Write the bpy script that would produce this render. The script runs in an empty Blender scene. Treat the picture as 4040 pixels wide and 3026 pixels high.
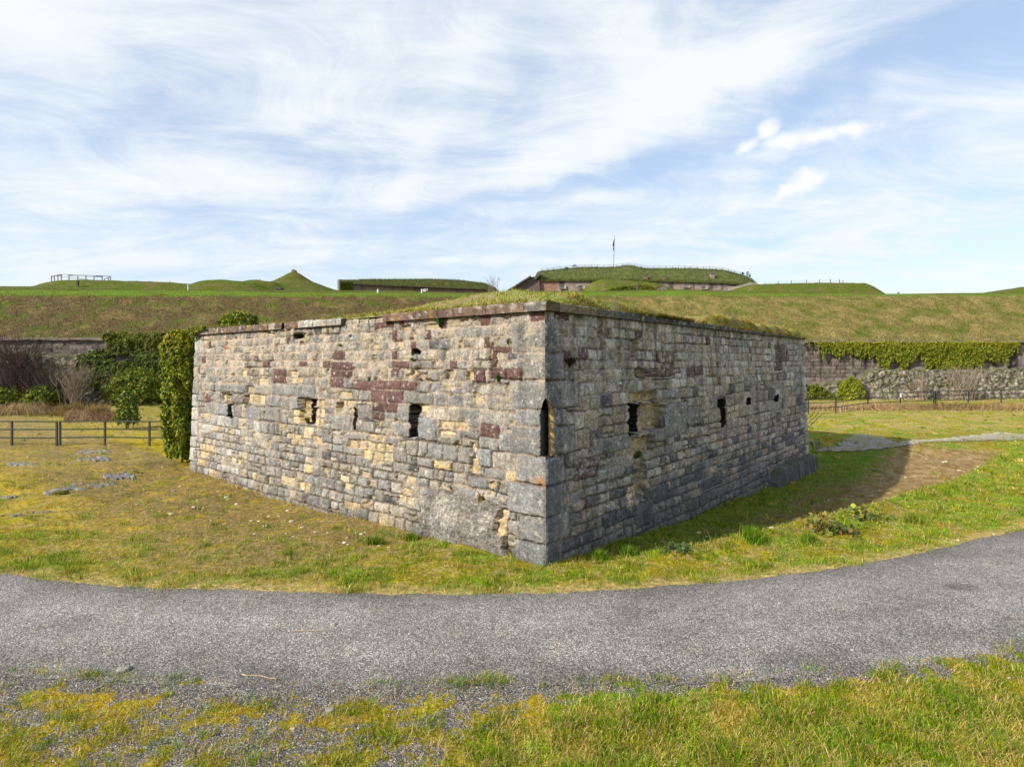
import bpy, math, random
import numpy as np
from mathutils import Vector
sc = bpy.context.scene
col = sc.collection
R = math.radians
# ---------------------------------------------------------------- camera
F, CX, HY, CAMZ = 2350.0, 2020.0, 1430.0, 4.0      # focal length, centre and eye level in photograph pixels
cam_d = bpy.data.cameras.new("camera")
cam = bpy.data.objects.new("camera", cam_d); col.objects.link(cam)
cam.location = (0, 0, CAMZ); cam.rotation_euler = (R(90), 0, 0)
cam_d.sensor_width = 36.0; cam_d.lens = 36.0 * F / 4040.0
cam_d.shift_y = -(1513.0 - HY) / 4040.0
cam_d.clip_start = 0.1; cam_d.clip_end = 5000
sc.camera = cam
# ---------------------------------------------------------------- sun, sky, exposure
SUN_EL, SUN_DIR = R(30.5), Vector((0.872, 0.489, 0)).normalized()
sun_d = bpy.data.lights.new("sun", 'SUN'); sun_d.energy = 4.6; sun_d.angle = R(0.6); sun_d.color = (1.0, 0.92, 0.78)
sun = bpy.data.objects.new("sun", sun_d); col.objects.link(sun)
sun.rotation_euler = Vector((SUN_DIR.x*math.cos(SUN_EL), SUN_DIR.y*math.cos(SUN_EL), -math.sin(SUN_EL))).to_track_quat('-Z', 'Y').to_euler()
sun.location = (-30, -20, 40)
sc.view_settings.view_transform = 'Standard'; sc.view_settings.look = 'None'
sc.view_settings.exposure = 0.86; sc.view_settings.gamma = 1.0; sc.view_settings.use_curve_mapping = False
world = bpy.data.worlds.new("World"); sc.world = world; world.use_nodes = True
WN, WL = world.node_tree.nodes, world.node_tree.links
SKY_STRENGTH = 0.112
def build_sky():
    WN.clear()
    def nd(t, **k):
        n = WN.new(t)
        for a, b in k.items(): setattr(n, a, b)
        return n
    def math_(op, a, b=None, c=None, clamp=False):
        n = nd('ShaderNodeMath', operation=op, use_clamp=clamp)
        for i, v in enumerate((a, b, c)):
            if v is None: continue
            if isinstance(v, (int, float)): n.inputs[i].default_value = v
            else: WL.new(v, n.inputs[i])
        return n.outputs[0]
    out = nd('ShaderNodeOutputWorld'); bg = nd('ShaderNodeBackground'); bg.inputs['Strength'].default_value = SKY_STRENGTH
    WL.new(bg.outputs[0], out.inputs[0])
    sky = nd('ShaderNodeTexSky', sky_type='NISHITA', sun_disc=False, sun_elevation=SUN_EL, sun_rotation=R(240.7), altitude=300)
    tc = nd('ShaderNodeTexCoord'); sep = nd('ShaderNodeSeparateXYZ'); WL.new(tc.outputs['Generated'], sep.inputs[0])
    x, y, z = sep.outputs
    zc = math_('ADD', math_('MAXIMUM', z, 0.0), 0.13)
    plane = nd('ShaderNodeCombineXYZ'); WL.new(math_('DIVIDE', x, zc), plane.inputs[0]); WL.new(math_('DIVIDE', y, zc), plane.inputs[1])
    def noise(vec, rot, scale, loc=(0, 0, 0), s=1.0, det=6.0, rough=0.55, dist=0.0):
        m = nd('ShaderNodeMapping'); m.inputs['Rotation'].default_value = (0, 0, rot); m.inputs['Scale'].default_value = scale; m.inputs['Location'].default_value = loc
        WL.new(vec, m.inputs['Vector'])
        t = nd('ShaderNodeTexNoise'); WL.new(m.outputs[0], t.inputs['Vector'])
        t.inputs['Scale'].default_value = s; t.inputs['Detail'].default_value = det; t.inputs['Roughness'].default_value = rough; t.inputs['Distortion'].default_value = dist
        return t
    n_streak = noise(plane.outputs[0], R(35), (0.45, 1.9, 1), (3.1, 1.7, 0), 1.0, 9, 0.62, 0.6).outputs['Fac']
    n_blot = noise(plane.outputs[0], R(10), (0.9, 1.3, 1), (8.0, 2.0, 4), 1.7, 10, 0.68, 1.0).outputs['Fac']
    # sky features by compass direction and height: x/y and z/y of the direction
    yc = math_('MAXIMUM', y, 0.04)
    gn = nd('ShaderNodeCombineXYZ'); WL.new(math_('DIVIDE', x, yc), gn.inputs[0]); WL.new(math_('DIVIDE', z, yc), gn.inputs[1])
    def warped(s, amt, det=5.0):
        t = nd('ShaderNodeTexNoise'); t.inputs['Scale'].default_value = s; t.inputs['Detail'].default_value = det
        WL.new(gn.outputs[0], t.inputs['Vector'])
        v = nd('ShaderNodeVectorMath', operation='SUBTRACT'); WL.new(t.outputs['Color'], v.inputs[0]); v.inputs[1].default_value = (0.5, 0.5, 0.5)
        w = nd('ShaderNodeVectorMath', operation='MULTIPLY'); WL.new(v.outputs[0], w.inputs[0]); w.inputs[1].default_value = (amt, amt, 0)
        a = nd('ShaderNodeVectorMath', operation='ADD'); WL.new(gn.outputs[0], a.inputs[0]); WL.new(w.outputs[0], a.inputs[1])
        return a.outputs[0]
    big, fine = warped(4.5, 0.20, 7.0), warped(22.0, 0.045, 8.0)
    def blob(vec, cx, cy, rx, ry, rot, amount, soft0=0.0):
        m = nd('ShaderNodeMapping', vector_type='TEXTURE')
        m.inputs['Location'].default_value = ((cx*1.82640 - CX)/F, (HY - cy*1.82640)/F, 0)
        m.inputs['Rotation'].default_value = (0, 0, R(rot)); m.inputs['Scale'].default_value = (rx*1.8264/F, ry*1.8264/F, 1)
        WL.new(vec, m.inputs['Vector'])
        l = nd('ShaderNodeVectorMath', operation='LENGTH'); WL.new(m.outputs[0], l.inputs[0])
        r = nd('ShaderNodeMapRange', interpolation_type='SMOOTHSTEP', clamp=True)
        r.inputs['From Min'].default_value = 1.0; r.inputs['From Max'].default_value = soft0; r.inputs['To Min'].default_value = 0; r.inputs['To Max'].default_value = amount
        WL.new(l.outputs['Value'], r.inputs['Value'])
        return r.outputs[0]
    cover = math_('ADD', math_('MULTIPLY', math_('SUBTRACT', n_streak, 0.5), 1.3), 0.66)
    cover = math_('ADD', cover, math_('MULTIPLY', math_('SUBTRACT', n_blot, 0.5), 1.7))
    for b in [  # photograph (width 2212) centre, radii, tilt, amount
        (1500, 170, 620, 95, 27, 0.42), (1210, 330, 300, 70, 22, 0.30), (1000, 130, 330, 90, 60, 0.18), (860, 380, 80, 190, -20, 0.30),
        (740, 160, 230, 260, 0, 0.22), (420, 400, 520, 90, -6, 0.22), (120, 90, 260, 160, -30, 0.18), (650, 490, 420, 50, 8, 0.18),
        (330, 215, 260, 120, -10, -0.26), (640, 300, 170, 40, 15, -0.22), (1130, 200, 80, 130, -25, -0.26), (960, 480, 400, 60, 14, -0.14),
        (1800, 190, 760, 80, 22, -0.36), (2150, 90, 300, 150, 22, -0.34), (1450, 340, 420, 50, 16, -0.26), (1900, 330, 400, 60, 12, -0.12), (1150, 420, 420, 40, 12, -0.22),
        (1600, 515, 240, 18, 7, -0.30), (1500, 530, 330, 14, 6, -0.10), (2150, 565, 330, 16, 3, -0.24), (1650, 548, 420, 16, 8, 0.22), (700, 590, 500, 14, 4, -0.12),
        (150, 560, 260, 20, 3, -0.10), (1900, 450, 420, 50, 8, 0.06), (1050, 575, 240, 12, 6, -0.16)]:
        cover = math_('ADD', cover, blob(big, *b))
    cr = nd('ShaderNodeMapRange', interpolation_type='SMOOTHSTEP', clamp=True); WL.new(cover, cr.inputs['Value'])
    cr.inputs['From Min'].default_value = 0.0; cr.inputs['From Max'].default_value = 1.15; cr.inputs['To Min'].default_value = 0.42; cr.inputs['To Max'].default_value = 1.0
    cum = None
    for b in [(1660, 280, 44, 26, 34, 1.0), (1612, 312, 46, 20, 38, 0.9), (1700, 300, 70, 26, 12, 1.0), (1775, 292, 80, 27, 8, 1.0), (1832, 280, 52, 24, 14, 1.0),
              (1740, 392, 62, 34, 28, 1.0), (1705, 415, 70, 24, 26, 1.0), (1768, 385, 38, 26, 10, 0.95), (1585, 450, 46, 18, 8, 0.42), (1685, 345, 32, 15, 15, 0.30), (1985, 245, 50, 16, 18, 0.22)]:
        o = blob(fine, *b, 0.12)
        cum = o if cum is None else math_('MAXIMUM', cum, o)
    ahead = math_('GREATER_THAN', y, 0.06)
    cum = math_('MULTIPLY', cum, ahead, clamp=True)
    veil = nd('ShaderNodeMix', data_type='RGBA'); WL.new(cr.outputs[0], veil.inputs['Factor']); veil.inputs[6].default_value = (2.35, 3.15, 4.65, 1); veil.inputs[7].default_value = (4.55, 4.82, 4.95, 1)
    m1 = nd('ShaderNodeMix', data_type='RGBA'); WL.new(cr.outputs[0], m1.inputs['Factor']); WL.new(sky.outputs[0], m1.inputs[6]); WL.new(veil.outputs[2], m1.inputs[7])
    m2 = nd('ShaderNodeMix', data_type='RGBA'); WL.new(cum, m2.inputs['Factor']); WL.new(m1.outputs[2], m2.inputs[6]); m2.inputs[7].default_value = (5.0, 5.05, 5.1, 1)
    WL.new(m2.outputs[2], bg.inputs['Color'])
build_sky()
# ---------------------------------------------------------------- helpers
rng = np.random.default_rng(7)
def sstep(a, b, x):
    t = np.clip((np.asarray(x, float) - a) / (b - a), 0, 1); return t*t*(3 - 2*t)
def lerp(a, b, t): return a + (b - a)*t
def _hash(ix, iy, seed):
    h = (ix.astype(np.int64)*374761393 + iy.astype(np.int64)*668265263 + seed*974711) & 0x7fffffff
    h = ((h ^ (h >> 13))*1274126177) & 0x7fffffff
    return (h ^ (h >> 16)) & 0xffff
def noise2(x, y, seed=0):
    x = np.asarray(x, float); y = np.asarray(y, float)
    ix, iy = np.floor(x), np.floor(y); fx, fy = x - ix, y - iy
    ux, uy = fx*fx*fx*(fx*(fx*6 - 15) + 10), fy*fy*fy*(fy*(fy*6 - 15) + 10)
    def g(dx, dy):
        a = _hash(ix + dx, iy + dy, seed)*(2*np.pi/65536.0)
        return np.cos(a)*(fx - dx) + np.sin(a)*(fy - dy)
    return 1.5*lerp(lerp(g(0, 0), g(1, 0), ux), lerp(g(0, 1), g(1, 1), ux), uy)
def fbm(x, y, seed=0, oct=4, rough=0.55):
    s, a, t = 0.0, 1.0, 0.0
    for o in range(oct):
        s = s + a*noise2(x*2**o + 17.3*o, y*2**o - 9.1*o, seed + o); t += a; a *= rough
    return s/t*1.35
def mesh(name, V, quads=None, tris=None, mat=None, parent=None, colr=None, attrs=None, smooth=True, loc=None):
    V = np.asarray(V, np.float32).reshape(-1, 3)
    me = bpy.data.meshes.new(name)
    q = np.zeros((0, 4), np.int32) if quads is None else np.asarray(quads, np.int32).reshape(-1, 4)
    t = np.zeros((0, 3), np.int32) if tris is None else np.asarray(tris, np.int32).reshape(-1, 3)
    me.vertices.add(len(V)); me.vertices.foreach_set('co', V.ravel())
    li = np.concatenate([q.ravel(), t.ravel()]).astype(np.int32)
    me.loops.add(len(li)); me.loops.foreach_set('vertex_index', li)
    ls = np.concatenate([np.arange(len(q))*4, len(q)*4 + np.arange(len(t))*3]).astype(np.int32)
    me.polygons.add(len(ls)); me.polygons.foreach_set('loop_start', ls)
    me.polygons.foreach_set('use_smooth', np.full(len(ls), bool(smooth)))
    me.update(calc_edges=True); me.validate()
    if colr is not None:
        c = np.ones((len(V), 4), np.float32); c[:, :3] = colr
        a = me.color_attributes.new('Col', 'FLOAT_COLOR', 'POINT'); a.data.foreach_set('color', c.ravel())
    for k, v in (attrs or {}).items():
        a = me.attributes.new(k, 'FLOAT', 'POINT'); a.data.foreach_set('value', np.asarray(v, np.float32).ravel())
    if mat: me.materials.append(mat)
    o = bpy.data.objects.new(name, me); col.objects.link(o)
    if loc is not None: o.location = loc
    if parent is not None:
        o.parent = parent
        o.matrix_parent_inverse = parent_inv(parent)
    return o
def parent_inv(p):
    from mathutils import Matrix
    return Matrix.Identity(4) if p.parent is not None else Matrix.Translation(p.location).inverted()   # a mesh part sits in world space
def tag(o, label=None, cat=None, group=None, kind=None):
    for k, v in (('label', label), ('category', cat), ('group', group), ('kind', kind)):
        if v: o[k] = v
    return o
def thing(name, label, cat, loc=(0, 0, 0), group=None):
    o = bpy.data.objects.new(name, None); col.objects.link(o); o.location = loc; o.empty_display_size = 0.2
    return tag(o, label, cat, group)
class MB:
    """collects boxes, bars and tubes into one mesh"""
    def __init__(s): s.V, s.Q, s.T, s.C = [], [], [], []; s.n = 0
    def add(s, V, Q=None, T=None, c=(0.3, 0.3, 0.3)):
        V = np.asarray(V, float)
        if Q is not None and len(Q): s.Q.append(np.asarray(Q) + s.n)
        if T is not None and len(T): s.T.append(np.asarray(T) + s.n)
        s.V.append(V); s.C.append(np.broadcast_to(np.asarray(c, float), V.shape).copy()); s.n += len(V)
    def box(s, lo, hi, c=(0.3, 0.3, 0.3), ax=None, org=(0, 0, 0)):
        P = np.array([[x, y, z] for z in (lo[2], hi[2]) for y in (lo[1], hi[1]) for x in (lo[0], hi[0])], float)
        if ax is not None: P = P @ np.asarray(ax, float)
        s.add(P + np.asarray(org, float), [[0, 2, 3, 1], [4, 5, 7, 6], [0, 1, 5, 4], [2, 6, 7, 3], [0, 4, 6, 2], [1, 3, 7, 5]], c=c)
    def tube(s, pts, rad, n=6, c=(0.3, 0.3, 0.3)):
        pts = np.asarray(pts, float); m = len(pts); rad = np.broadcast_to(np.asarray(rad, float), (m,))
        d = np.gradient(pts, axis=0); d /= np.linalg.norm(d, axis=1)[:, None] + 1e-9
        up = np.where(np.abs(d[:, 2:3]) > 0.9, np.array([[1.0, 0, 0]]), np.array([[0, 0, 1.0]]))
        a = np.cross(d, up); a /= np.linalg.norm(a, axis=1)[:, None] + 1e-9; b = np.cross(d, a)
        th = np.arange(n)*2*np.pi/n
        P = (pts[:, None] + rad[:, None, None]*(a[:, None]*np.cos(th)[None, :, None] + b[:, None]*np.sin(th)[None, :, None])).reshape(-1, 3)
        i, j = np.meshgrid(np.arange(m - 1), np.arange(n), indexing='ij'); j2 = (j + 1) % n
        Q = np.stack([i*n + j, i*n + j2, (i + 1)*n + j2, (i + 1)*n + j], -1).reshape(-1, 4)
        T = [[0, k + 1, k] for k in range(1, n - 1)] + [[(m - 1)*n, (m - 1)*n + k, (m - 1)*n + k + 1] for k in range(1, n - 1)]
        s.add(P, Q, T, c)
    def bar(s, p, q, w, h, c=(0.3, 0.3, 0.3)):
        p, q = np.asarray(p, float), np.asarray(q, float); d = q - p; L = np.linalg.norm(d); d /= L
        up = np.array([1.0, 0, 0]) if abs(d[2]) > 0.9 else np.array([0, 0, 1.0])
        a = np.cross(up, d); a /= np.linalg.norm(a); b = np.cross(d, a)
        s.box((0, -w/2, -h/2), (L, w/2, h/2), c, np.array([d, a, b]), p)
    def build(s, name, mat, parent=None, smooth=False, **k):
        return mesh(name, np.concatenate(s.V), np.concatenate(s.Q) if s.Q else None, np.concatenate(s.T) if s.T else None, mat, parent, np.concatenate(s.C), smooth=smooth, **k)
def gridq(ny, nx):
    i, j = np.meshgrid(np.arange(ny - 1), np.arange(nx - 1), indexing='ij'); a = i*nx + j
    return np.stack([a, a + 1, a + nx + 1, a + nx], -1).reshape(-1, 4)
def at(px, py, y):          # a point of the photograph (full-size pixels) at distance y
    return np.array([(px - CX)/F*y, y, CAMZ + (HY - py)/F*y])
# ---------------------------------------------------------------- materials
def material(name):
    m = bpy.data.materials.new(name); m.use_nodes = True; nt = m.node_tree
    return m, nt.nodes, nt.links, nt.nodes['Principled BSDF']
def tex(N, L, kind, scale, det=4.0, rough=0.6, co=None, stretch=None, rot=None, **k):
    t = N.new(kind); t.inputs['Scale'].default_value = scale
    if kind == 'ShaderNodeTexNoise': t.inputs['Detail'].default_value = det; t.inputs['Roughness'].default_value = rough
    for a, b in k.items(): setattr(t, a, b)
    if co is None:
        g = N.new('ShaderNodeNewGeometry'); co = g.outputs['Position']
    if stretch:
        m = N.new('ShaderNodeMapping'); m.inputs['Scale'].default_value = stretch
        if rot: m.inputs['Rotation'].default_value = rot
        L.new(co, m.inputs['Vector']); co = m.outputs[0]
    L.new(co, t.inputs['Vector']); return t
def ramp(N, L, src, stops):
    r = N.new('ShaderNodeValToRGB'); e = r.color_ramp.elements
    while len(e) < len(stops): e.new(0.5)
    for el, (p, c) in zip(e, stops):
        el.position = p; el.color = (c, c, c, 1) if isinstance(c, (int, float)) else (*c, 1)
    L.new(src, r.inputs[0]); return r.outputs[0]
def mixc(N, L, fac, a, b, mode='MIX'):
    m = N.new('ShaderNodeMix'); m.data_type = 'RGBA'; m.blend_type = mode
    for i, v in ((0, fac), (6, a), (7, b)):
        if isinstance(v, (int, float)): m.inputs[i].default_value = v
        elif isinstance(v, tuple): m.inputs[i].default_value = (*v, 1)
        else: L.new(v, m.inputs[i])
    return m.outputs[2]
def bump(N, L, B, h, strength, dist, normal=None):
    b = N.new('ShaderNodeBump'); b.inputs['Strength'].default_value = strength; b.inputs['Distance'].default_value = dist
    L.new(h, b.inputs['Height'])
    if normal is not None: L.new(normal, b.inputs['Normal'])
    L.new(b.outputs[0], B.inputs['Normal']); return b.outputs[0]
def col_attr(N, name='Col'):
    a = N.new('ShaderNodeVertexColor'); a.layer_name = name; return a.outputs[0]
def fl_attr(N, name):
    a = N.new('ShaderNodeAttribute'); a.attribute_name = name; return a.outputs['Fac']
def stone_material(name, fine=1.0, lichen=0.35):
    m, N, L, B = material(name); c = col_attr(N)
    n1 = tex(N, L, 'ShaderNodeTexNoise', 26*fine, 6, 0.7); n2 = tex(N, L, 'ShaderNodeTexNoise', 75*fine, 4, 0.8)
    c = mixc(N, L, 1.0, c, ramp(N, L, n1.outputs['Fac'], [(0.27, 0.25), (0.42, 0.8), (0.55, 1.05), (0.75, 1.75)]), 'MULTIPLY')
    c = mixc(N, L, 0.8, c, ramp(N, L, n2.outputs['Fac'], [(0.3, 0.4), (0.55, 1.0), (0.8, 1.7)]), 'MULTIPLY')
    v = tex(N, L, 'ShaderNodeTexNoise', 14*fine, 5, 0.75)
    c = mixc(N, L, ramp(N, L, v.outputs['Fac'], [(0.60, 0.0), (0.70, lichen)]), c, (0.50, 0.47, 0.40))
    L.new(c, B.inputs['Base Color']); B.inputs['Roughness'].default_value = 0.92; B.inputs['Specular IOR Level'].default_value = 0.15
    h = N.new('ShaderNodeMath'); h.operation = 'ADD'; L.new(n1.outputs['Fac'], h.inputs[0]); L.new(n2.outputs['Fac'], h.inputs[1])
    bump(N, L, B, h.outputs[0], 0.9, 0.028/fine); return m
def plain_material(name, rough=0.7, metal=0.0, spec=0.3, vary=0.25, scale=20):
    m, N, L, B = material(name); c = col_attr(N)
    n = tex(N, L, 'ShaderNodeTexNoise', scale, 5, 0.65)
    c = mixc(N, L, 1.0, c, ramp(N, L, n.outputs['Fac'], [(0.3, 1 - vary), (0.7, 1 + vary)]), 'MULTIPLY')
    L.new(c, B.inputs['Base Color']); B.inputs['Roughness'].default_value = rough; B.inputs['Metallic'].default_value = metal; B.inputs['Specular IOR Level'].default_value = spec
    bump(N, L, B, n.outputs['Fac'], 0.2, 0.005); return m
def leaf_material(name, rough=0.45, trans=0.3, spec=0.35):
    m, N, L, B = material(name); c = col_attr(N); L.new(c, B.inputs['Base Color'])
    B.inputs['Roughness'].default_value = rough; B.inputs['Specular IOR Level'].default_value = spec
    t = N.new('ShaderNodeBsdfTranslucent'); L.new(mixc(N, L, 1.0, c, (1.0, 1.0, 0.55), 'MULTIPLY'), t.inputs['Color'])
    x = N.new('ShaderNodeMixShader'); x.inputs[0].default_value = trans
    L.new(B.outputs[0], x.inputs[1]); L.new(t.outputs[0], x.inputs[2])
    L.new(x.outputs[0], N['Material Output'].inputs['Surface']); return m
M_STONE = stone_material('weathered_stone'); M_FARSTONE = stone_material('far_stone', 0.25, 0.2)
M_METAL = plain_material('painted_steel', 0.5, 0.3, 0.4, 0.3, 15)
M_PLAIN = plain_material('plain_surface'); M_WOOD = plain_material('bark', 0.9, 0, 0.1, 0.35, 30)
M_BLADE = leaf_material('grass_blade', 0.6, 0.24, 0.12); M_LEAF = leaf_material('leaf', 0.55, 0.3, 0.22)
# ---------------------------------------------------------------- ground shape
C0 = np.array([0.66, 12.0]); eR = np.array([math.cos(R(50)), math.sin(R(50))]); eL = np.array([-eR[1], eR[0]]); nL = -eR; nR = -eL
LEN_L, LEN_R = 16.75, 19.5
def ab(x, y): return (x - C0[0])*eL[0] + (y - C0[1])*eL[1], (x - C0[0])*eR[0] + (y - C0[1])*eR[1]
def fv(px, py, z=0.0):      # ground point under a pixel of the 2212 wide view
    px, py = px*1.8264, py*1.8264; y = (CAMZ - z)*F/(py - HY); return ((px - CX)/F*y, y)
_far = np.array([fv(*p) for p in [(0, 1240), (150, 1258), (330, 1270), (600, 1277), (800, 1283), (1000, 1284), (1200, 1281), (1400, 1270), (1600, 1253), (1750, 1235), (1900, 1212), (2050, 1180), (2212, 1143)]])
_near = np.array([fv(*p) for p in [(0, 1448), (300, 1465), (600, 1475), (900, 1476), (1200, 1472), (1500, 1468), (1800, 1445), (2000, 1425), (2212, 1392)]])
_far = np.vstack([[-60, 22.5], [-25, 14.6], _far, [17, 17.4], [30, 27], [70, 60]]); _near = np.vstack([[-60, 17.5], [-25, 10.9], [-12, 8.7], _near, [11, 10.0], [17, 13.2], [32, 23.5], [70, 54]])
def y_far(x): return np.interp(x, _far[:, 0], _far[:, 1])
def y_near(x): return np.interp(x, _near[:, 0], _near[:, 1])
def y_scarp(x): return 53.0 + 0.08*x
def silh(pts, y0):          # silhouette pixels -> height profile at distance y0
    p = np.array([at(a, b, y0) for a, b in pts]); return y0, p[:, 0], p[:, 2]
MOUNDS = [  # (profile, front slope, back slope)
    (silh([(20, 1160), (160, 1120), (193, 1111), (243, 1106), (327, 1103.5), (434, 1107), (561, 1110), (662, 1113.5), (752, 1121), (820, 1150)], 80), 0.45, 0.3),
    (silh([(700, 1160), (752, 1121), (779, 1110), (812, 1104.5), (879, 1105), (947, 1109.5), (1010, 1117), (1060, 1140)], 78), 0.42, 0.3),
    (silh([(900, 1150), (947, 1110), (975, 1106), (1018, 1104), (1083, 1113), (1143, 1147), (1160, 1165)], 84), 0.5, 0.3),
    (silh([(2850, 1170), (2900, 1140), (2967, 1122), (3132, 1118), (3235, 1115.5), (3415, 1117), (3446, 1130), (3495, 1160), (3520, 1175)], 97), 0.5, 0.3),
    (silh([(3700, 1180), (3776, 1157), (3946, 1155), (4003, 1148), (4040, 1137), (4200, 1108), (4500, 1090), (5200, 1090)], 86), 0.3, 0.0),
    (silh([(2270, 1165), (2290, 1151), (2342, 1110), (2375, 1102), (2420, 1103), (2480, 1108), (2574, 1114), (2621, 1126), (2690, 1150), (2727, 1161), (2762, 1170)], 96), 0.5, 0.35)]
PYR = at(1160, 1072, 92)
def ground_flat(x, y):
    gl = np.interp(y, [-50, 14, 18, 27, 45, 60], [0, 0, 0.12, 0.30, 0.45, 0.65]); gr = np.interp(y, [-50, 15, 22, 28, 36, 45, 60], [0, 0, -0.06, -0.04, 0.05, 0.4, 0.65])
    g = lerp(gl, gr, sstep(-6, 8, x))
    a, b = ab(x, y)
    baseL = np.interp(a, [0, 3.8, 6.8, 9.4, 16, 17, 22], [0, -.12, -.17, -.25, -.12, .07, .2]); baseR = np.interp(b, [0, 2, 4.5, 7.4, 11.4, 19, 25], [0, -.1, -.34, -.5, -.6, -.82, -.4])
    dl, dr = np.maximum(-b, 0), np.maximum(-a, 0)
    rl = np.clip(1.2 + 0.4*a, 1.2, 5.5)
    wl = (1 - sstep(0.4, rl, dl))*sstep(-1.0, 0.5, a)*(1 - sstep(17, 20, a))
    rb = np.interp(b, [-1, 0, 2, 8, 14, 20, 26], [.5, .8, 1.5, 3.4, 5.1, 6.1, 6.9])
    wr = (1 - sstep(rb - 0.7, rb + 0.6, dr))*sstep(-1.2, 0.6, b)*(1 - sstep(24.5, 27.5, b))
    wl = np.where(b < 0.5, wl, 0); wr = np.where(a < 0.5, wr, 0)
    g = lerp(g, baseL, wl*(1 - wr)); g = lerp(g, baseR, wr)
    g = np.where((a > 0.3) & (b > 0.3) & (a < LEN_L - .6) & (b < LEN_R - .4), np.minimum(g, -0.4), g)
    crest = np.exp(-((dr - rb - 0.45)/0.45)**2)*sstep(0, 2, b)*(1 - sstep(23, 26, b))*np.where(a < 0, 1, 0)
    return g + 0.13*crest
def road_mask(x, y, m=0.0): return (y > y_near(x) - m) & (y < y_far(x) + m)
def ground_z(x, y, detail=True):
    x, y = np.broadcast_arrays(np.asarray(x, float), np.asarray(y, float))
    g = ground_flat(x, y)
    dn = np.maximum(y_near(x) - y, y - y_far(x))           # >0 outside the road
    if detail:
        k = sstep(0.0, 0.5, dn)
        g = g + k*(0.035*fbm(x*1.1, y*1.1, 3, 4) + 0.05*fbm(x*.35, y*.35, 5, 2))
        bumpy = sstep(13, 17, y)*sstep(-4, -8, x); g = g + bumpy*0.07*fbm(x*.55, y*.55, 9, 3)
    g = g*sstep(-0.1, 1.6, dn) - 0.03*(1 - sstep(-0.15, 0.0, dn))
    ys = y_scarp(x); yc = ys + 9.0
    px = CX + F*x/np.maximum(y, 1)
    pc = np.interp(px, [0, 600, 1300, 2200, 2900, 4040], [1163, 1163, 1168, 1168, 1166, 1168])
    pb = np.interp(px, [0, 700, 1300, 1390, 1900, 2130, 2320, 2700, 2900, 3500, 4040], [1130, 1134, 1146, 1146, 1155, 1150, 1150, 1143, 1152, 1161, 1155])
    zc = 4 + (HY - pc)/F*yc; zb = 4 + (HY - pb)/F*(yc + 24)
    slope = 5.95 + (zc - 5.95)*(y - ys - .8)/(yc - ys - .8)
    plat = zc + (zb - zc)*(y - yc)/24.0; plat = np.where(y > yc + 24, 4 + (HY - pb)/F*np.minimum(y, 150.0) - .03*sstep(yc + 24, yc + 30, y) - .02*np.maximum(y - 150, 0), plat)
    kk = 0.45; hill = -kk*np.log(np.exp(-np.clip((slope - plat)/kk, -40, 40)) + 1) + slope if False else np.minimum(slope, plat) - 0.14*np.exp(-np.abs(slope - plat)/0.4)
    if detail: hill = hill + (0.10*fbm(x*.5, y*.5, 21, 4) + .09*fbm(x*1.3, y*1.3, 22, 4))*sstep(ys + 1, ys + 3, y)*(1 - .6*sstep(yc - .5, yc + 1, y)) + 0.12*fbm(x*.1, y*.1, 23, 2)
    for (y0, xs, zs), fs, bs in MOUNDS:
        zp = np.interp(x, xs, zs, left=-99, right=-99)
        m = zp - fs*np.maximum(y0 - y, 0) - bs*np.maximum(y - y0 - 3, 0) - 0.12*np.exp(-((y - y0)/1.5)**2)*0
        if detail: m = m + 0.08*fbm(x*.7, y*.7, 31, 3)
        hill = np.where(y > yc + 2, np.maximum(hill, m), hill)
    r = np.hypot(x - PYR[0], y - PYR[1]); cone = PYR[2] - 0.16*sstep(0.7, 0, r)*0 - 0.62*np.maximum(r - 0.35, 0)
    cone = np.where(r > 2.9, PYR[2] - 0.62*2.55 - 0.36*(r - 2.9), cone)
    if detail: cone = cone + 0.06*fbm(x, y, 41, 3)
    hill = np.where(y > yc + 2, np.maximum(hill, cone), hill)
    return np.where(y > ys + 0.2, lerp(g, hill, sstep(ys + 0.3, ys + 0.9, y)), g)
def lines(segs):
    out = [segs[0][0]]
    for a, b, d in segs:
        n = max(1, int(round((b - a)/d))); out += list(np.linspace(a, b, n + 1)[1:])
    return np.array(out)
GX = lines([(-900, -300, 100), (-300, -80, 14), (-80, -16, 0.5), (-16, 23, 0.14), (23, 80, 0.5), (80, 300, 14), (300, 900, 100)])
GY = lines([(-120, -10, 10), (-10, 3, 0.8), (3, 26, 0.125), (26, 50, 0.3), (50, 72, 0.2), (72, 128, 0.5), (128, 200, 6), (200, 1200, 100)])
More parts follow.
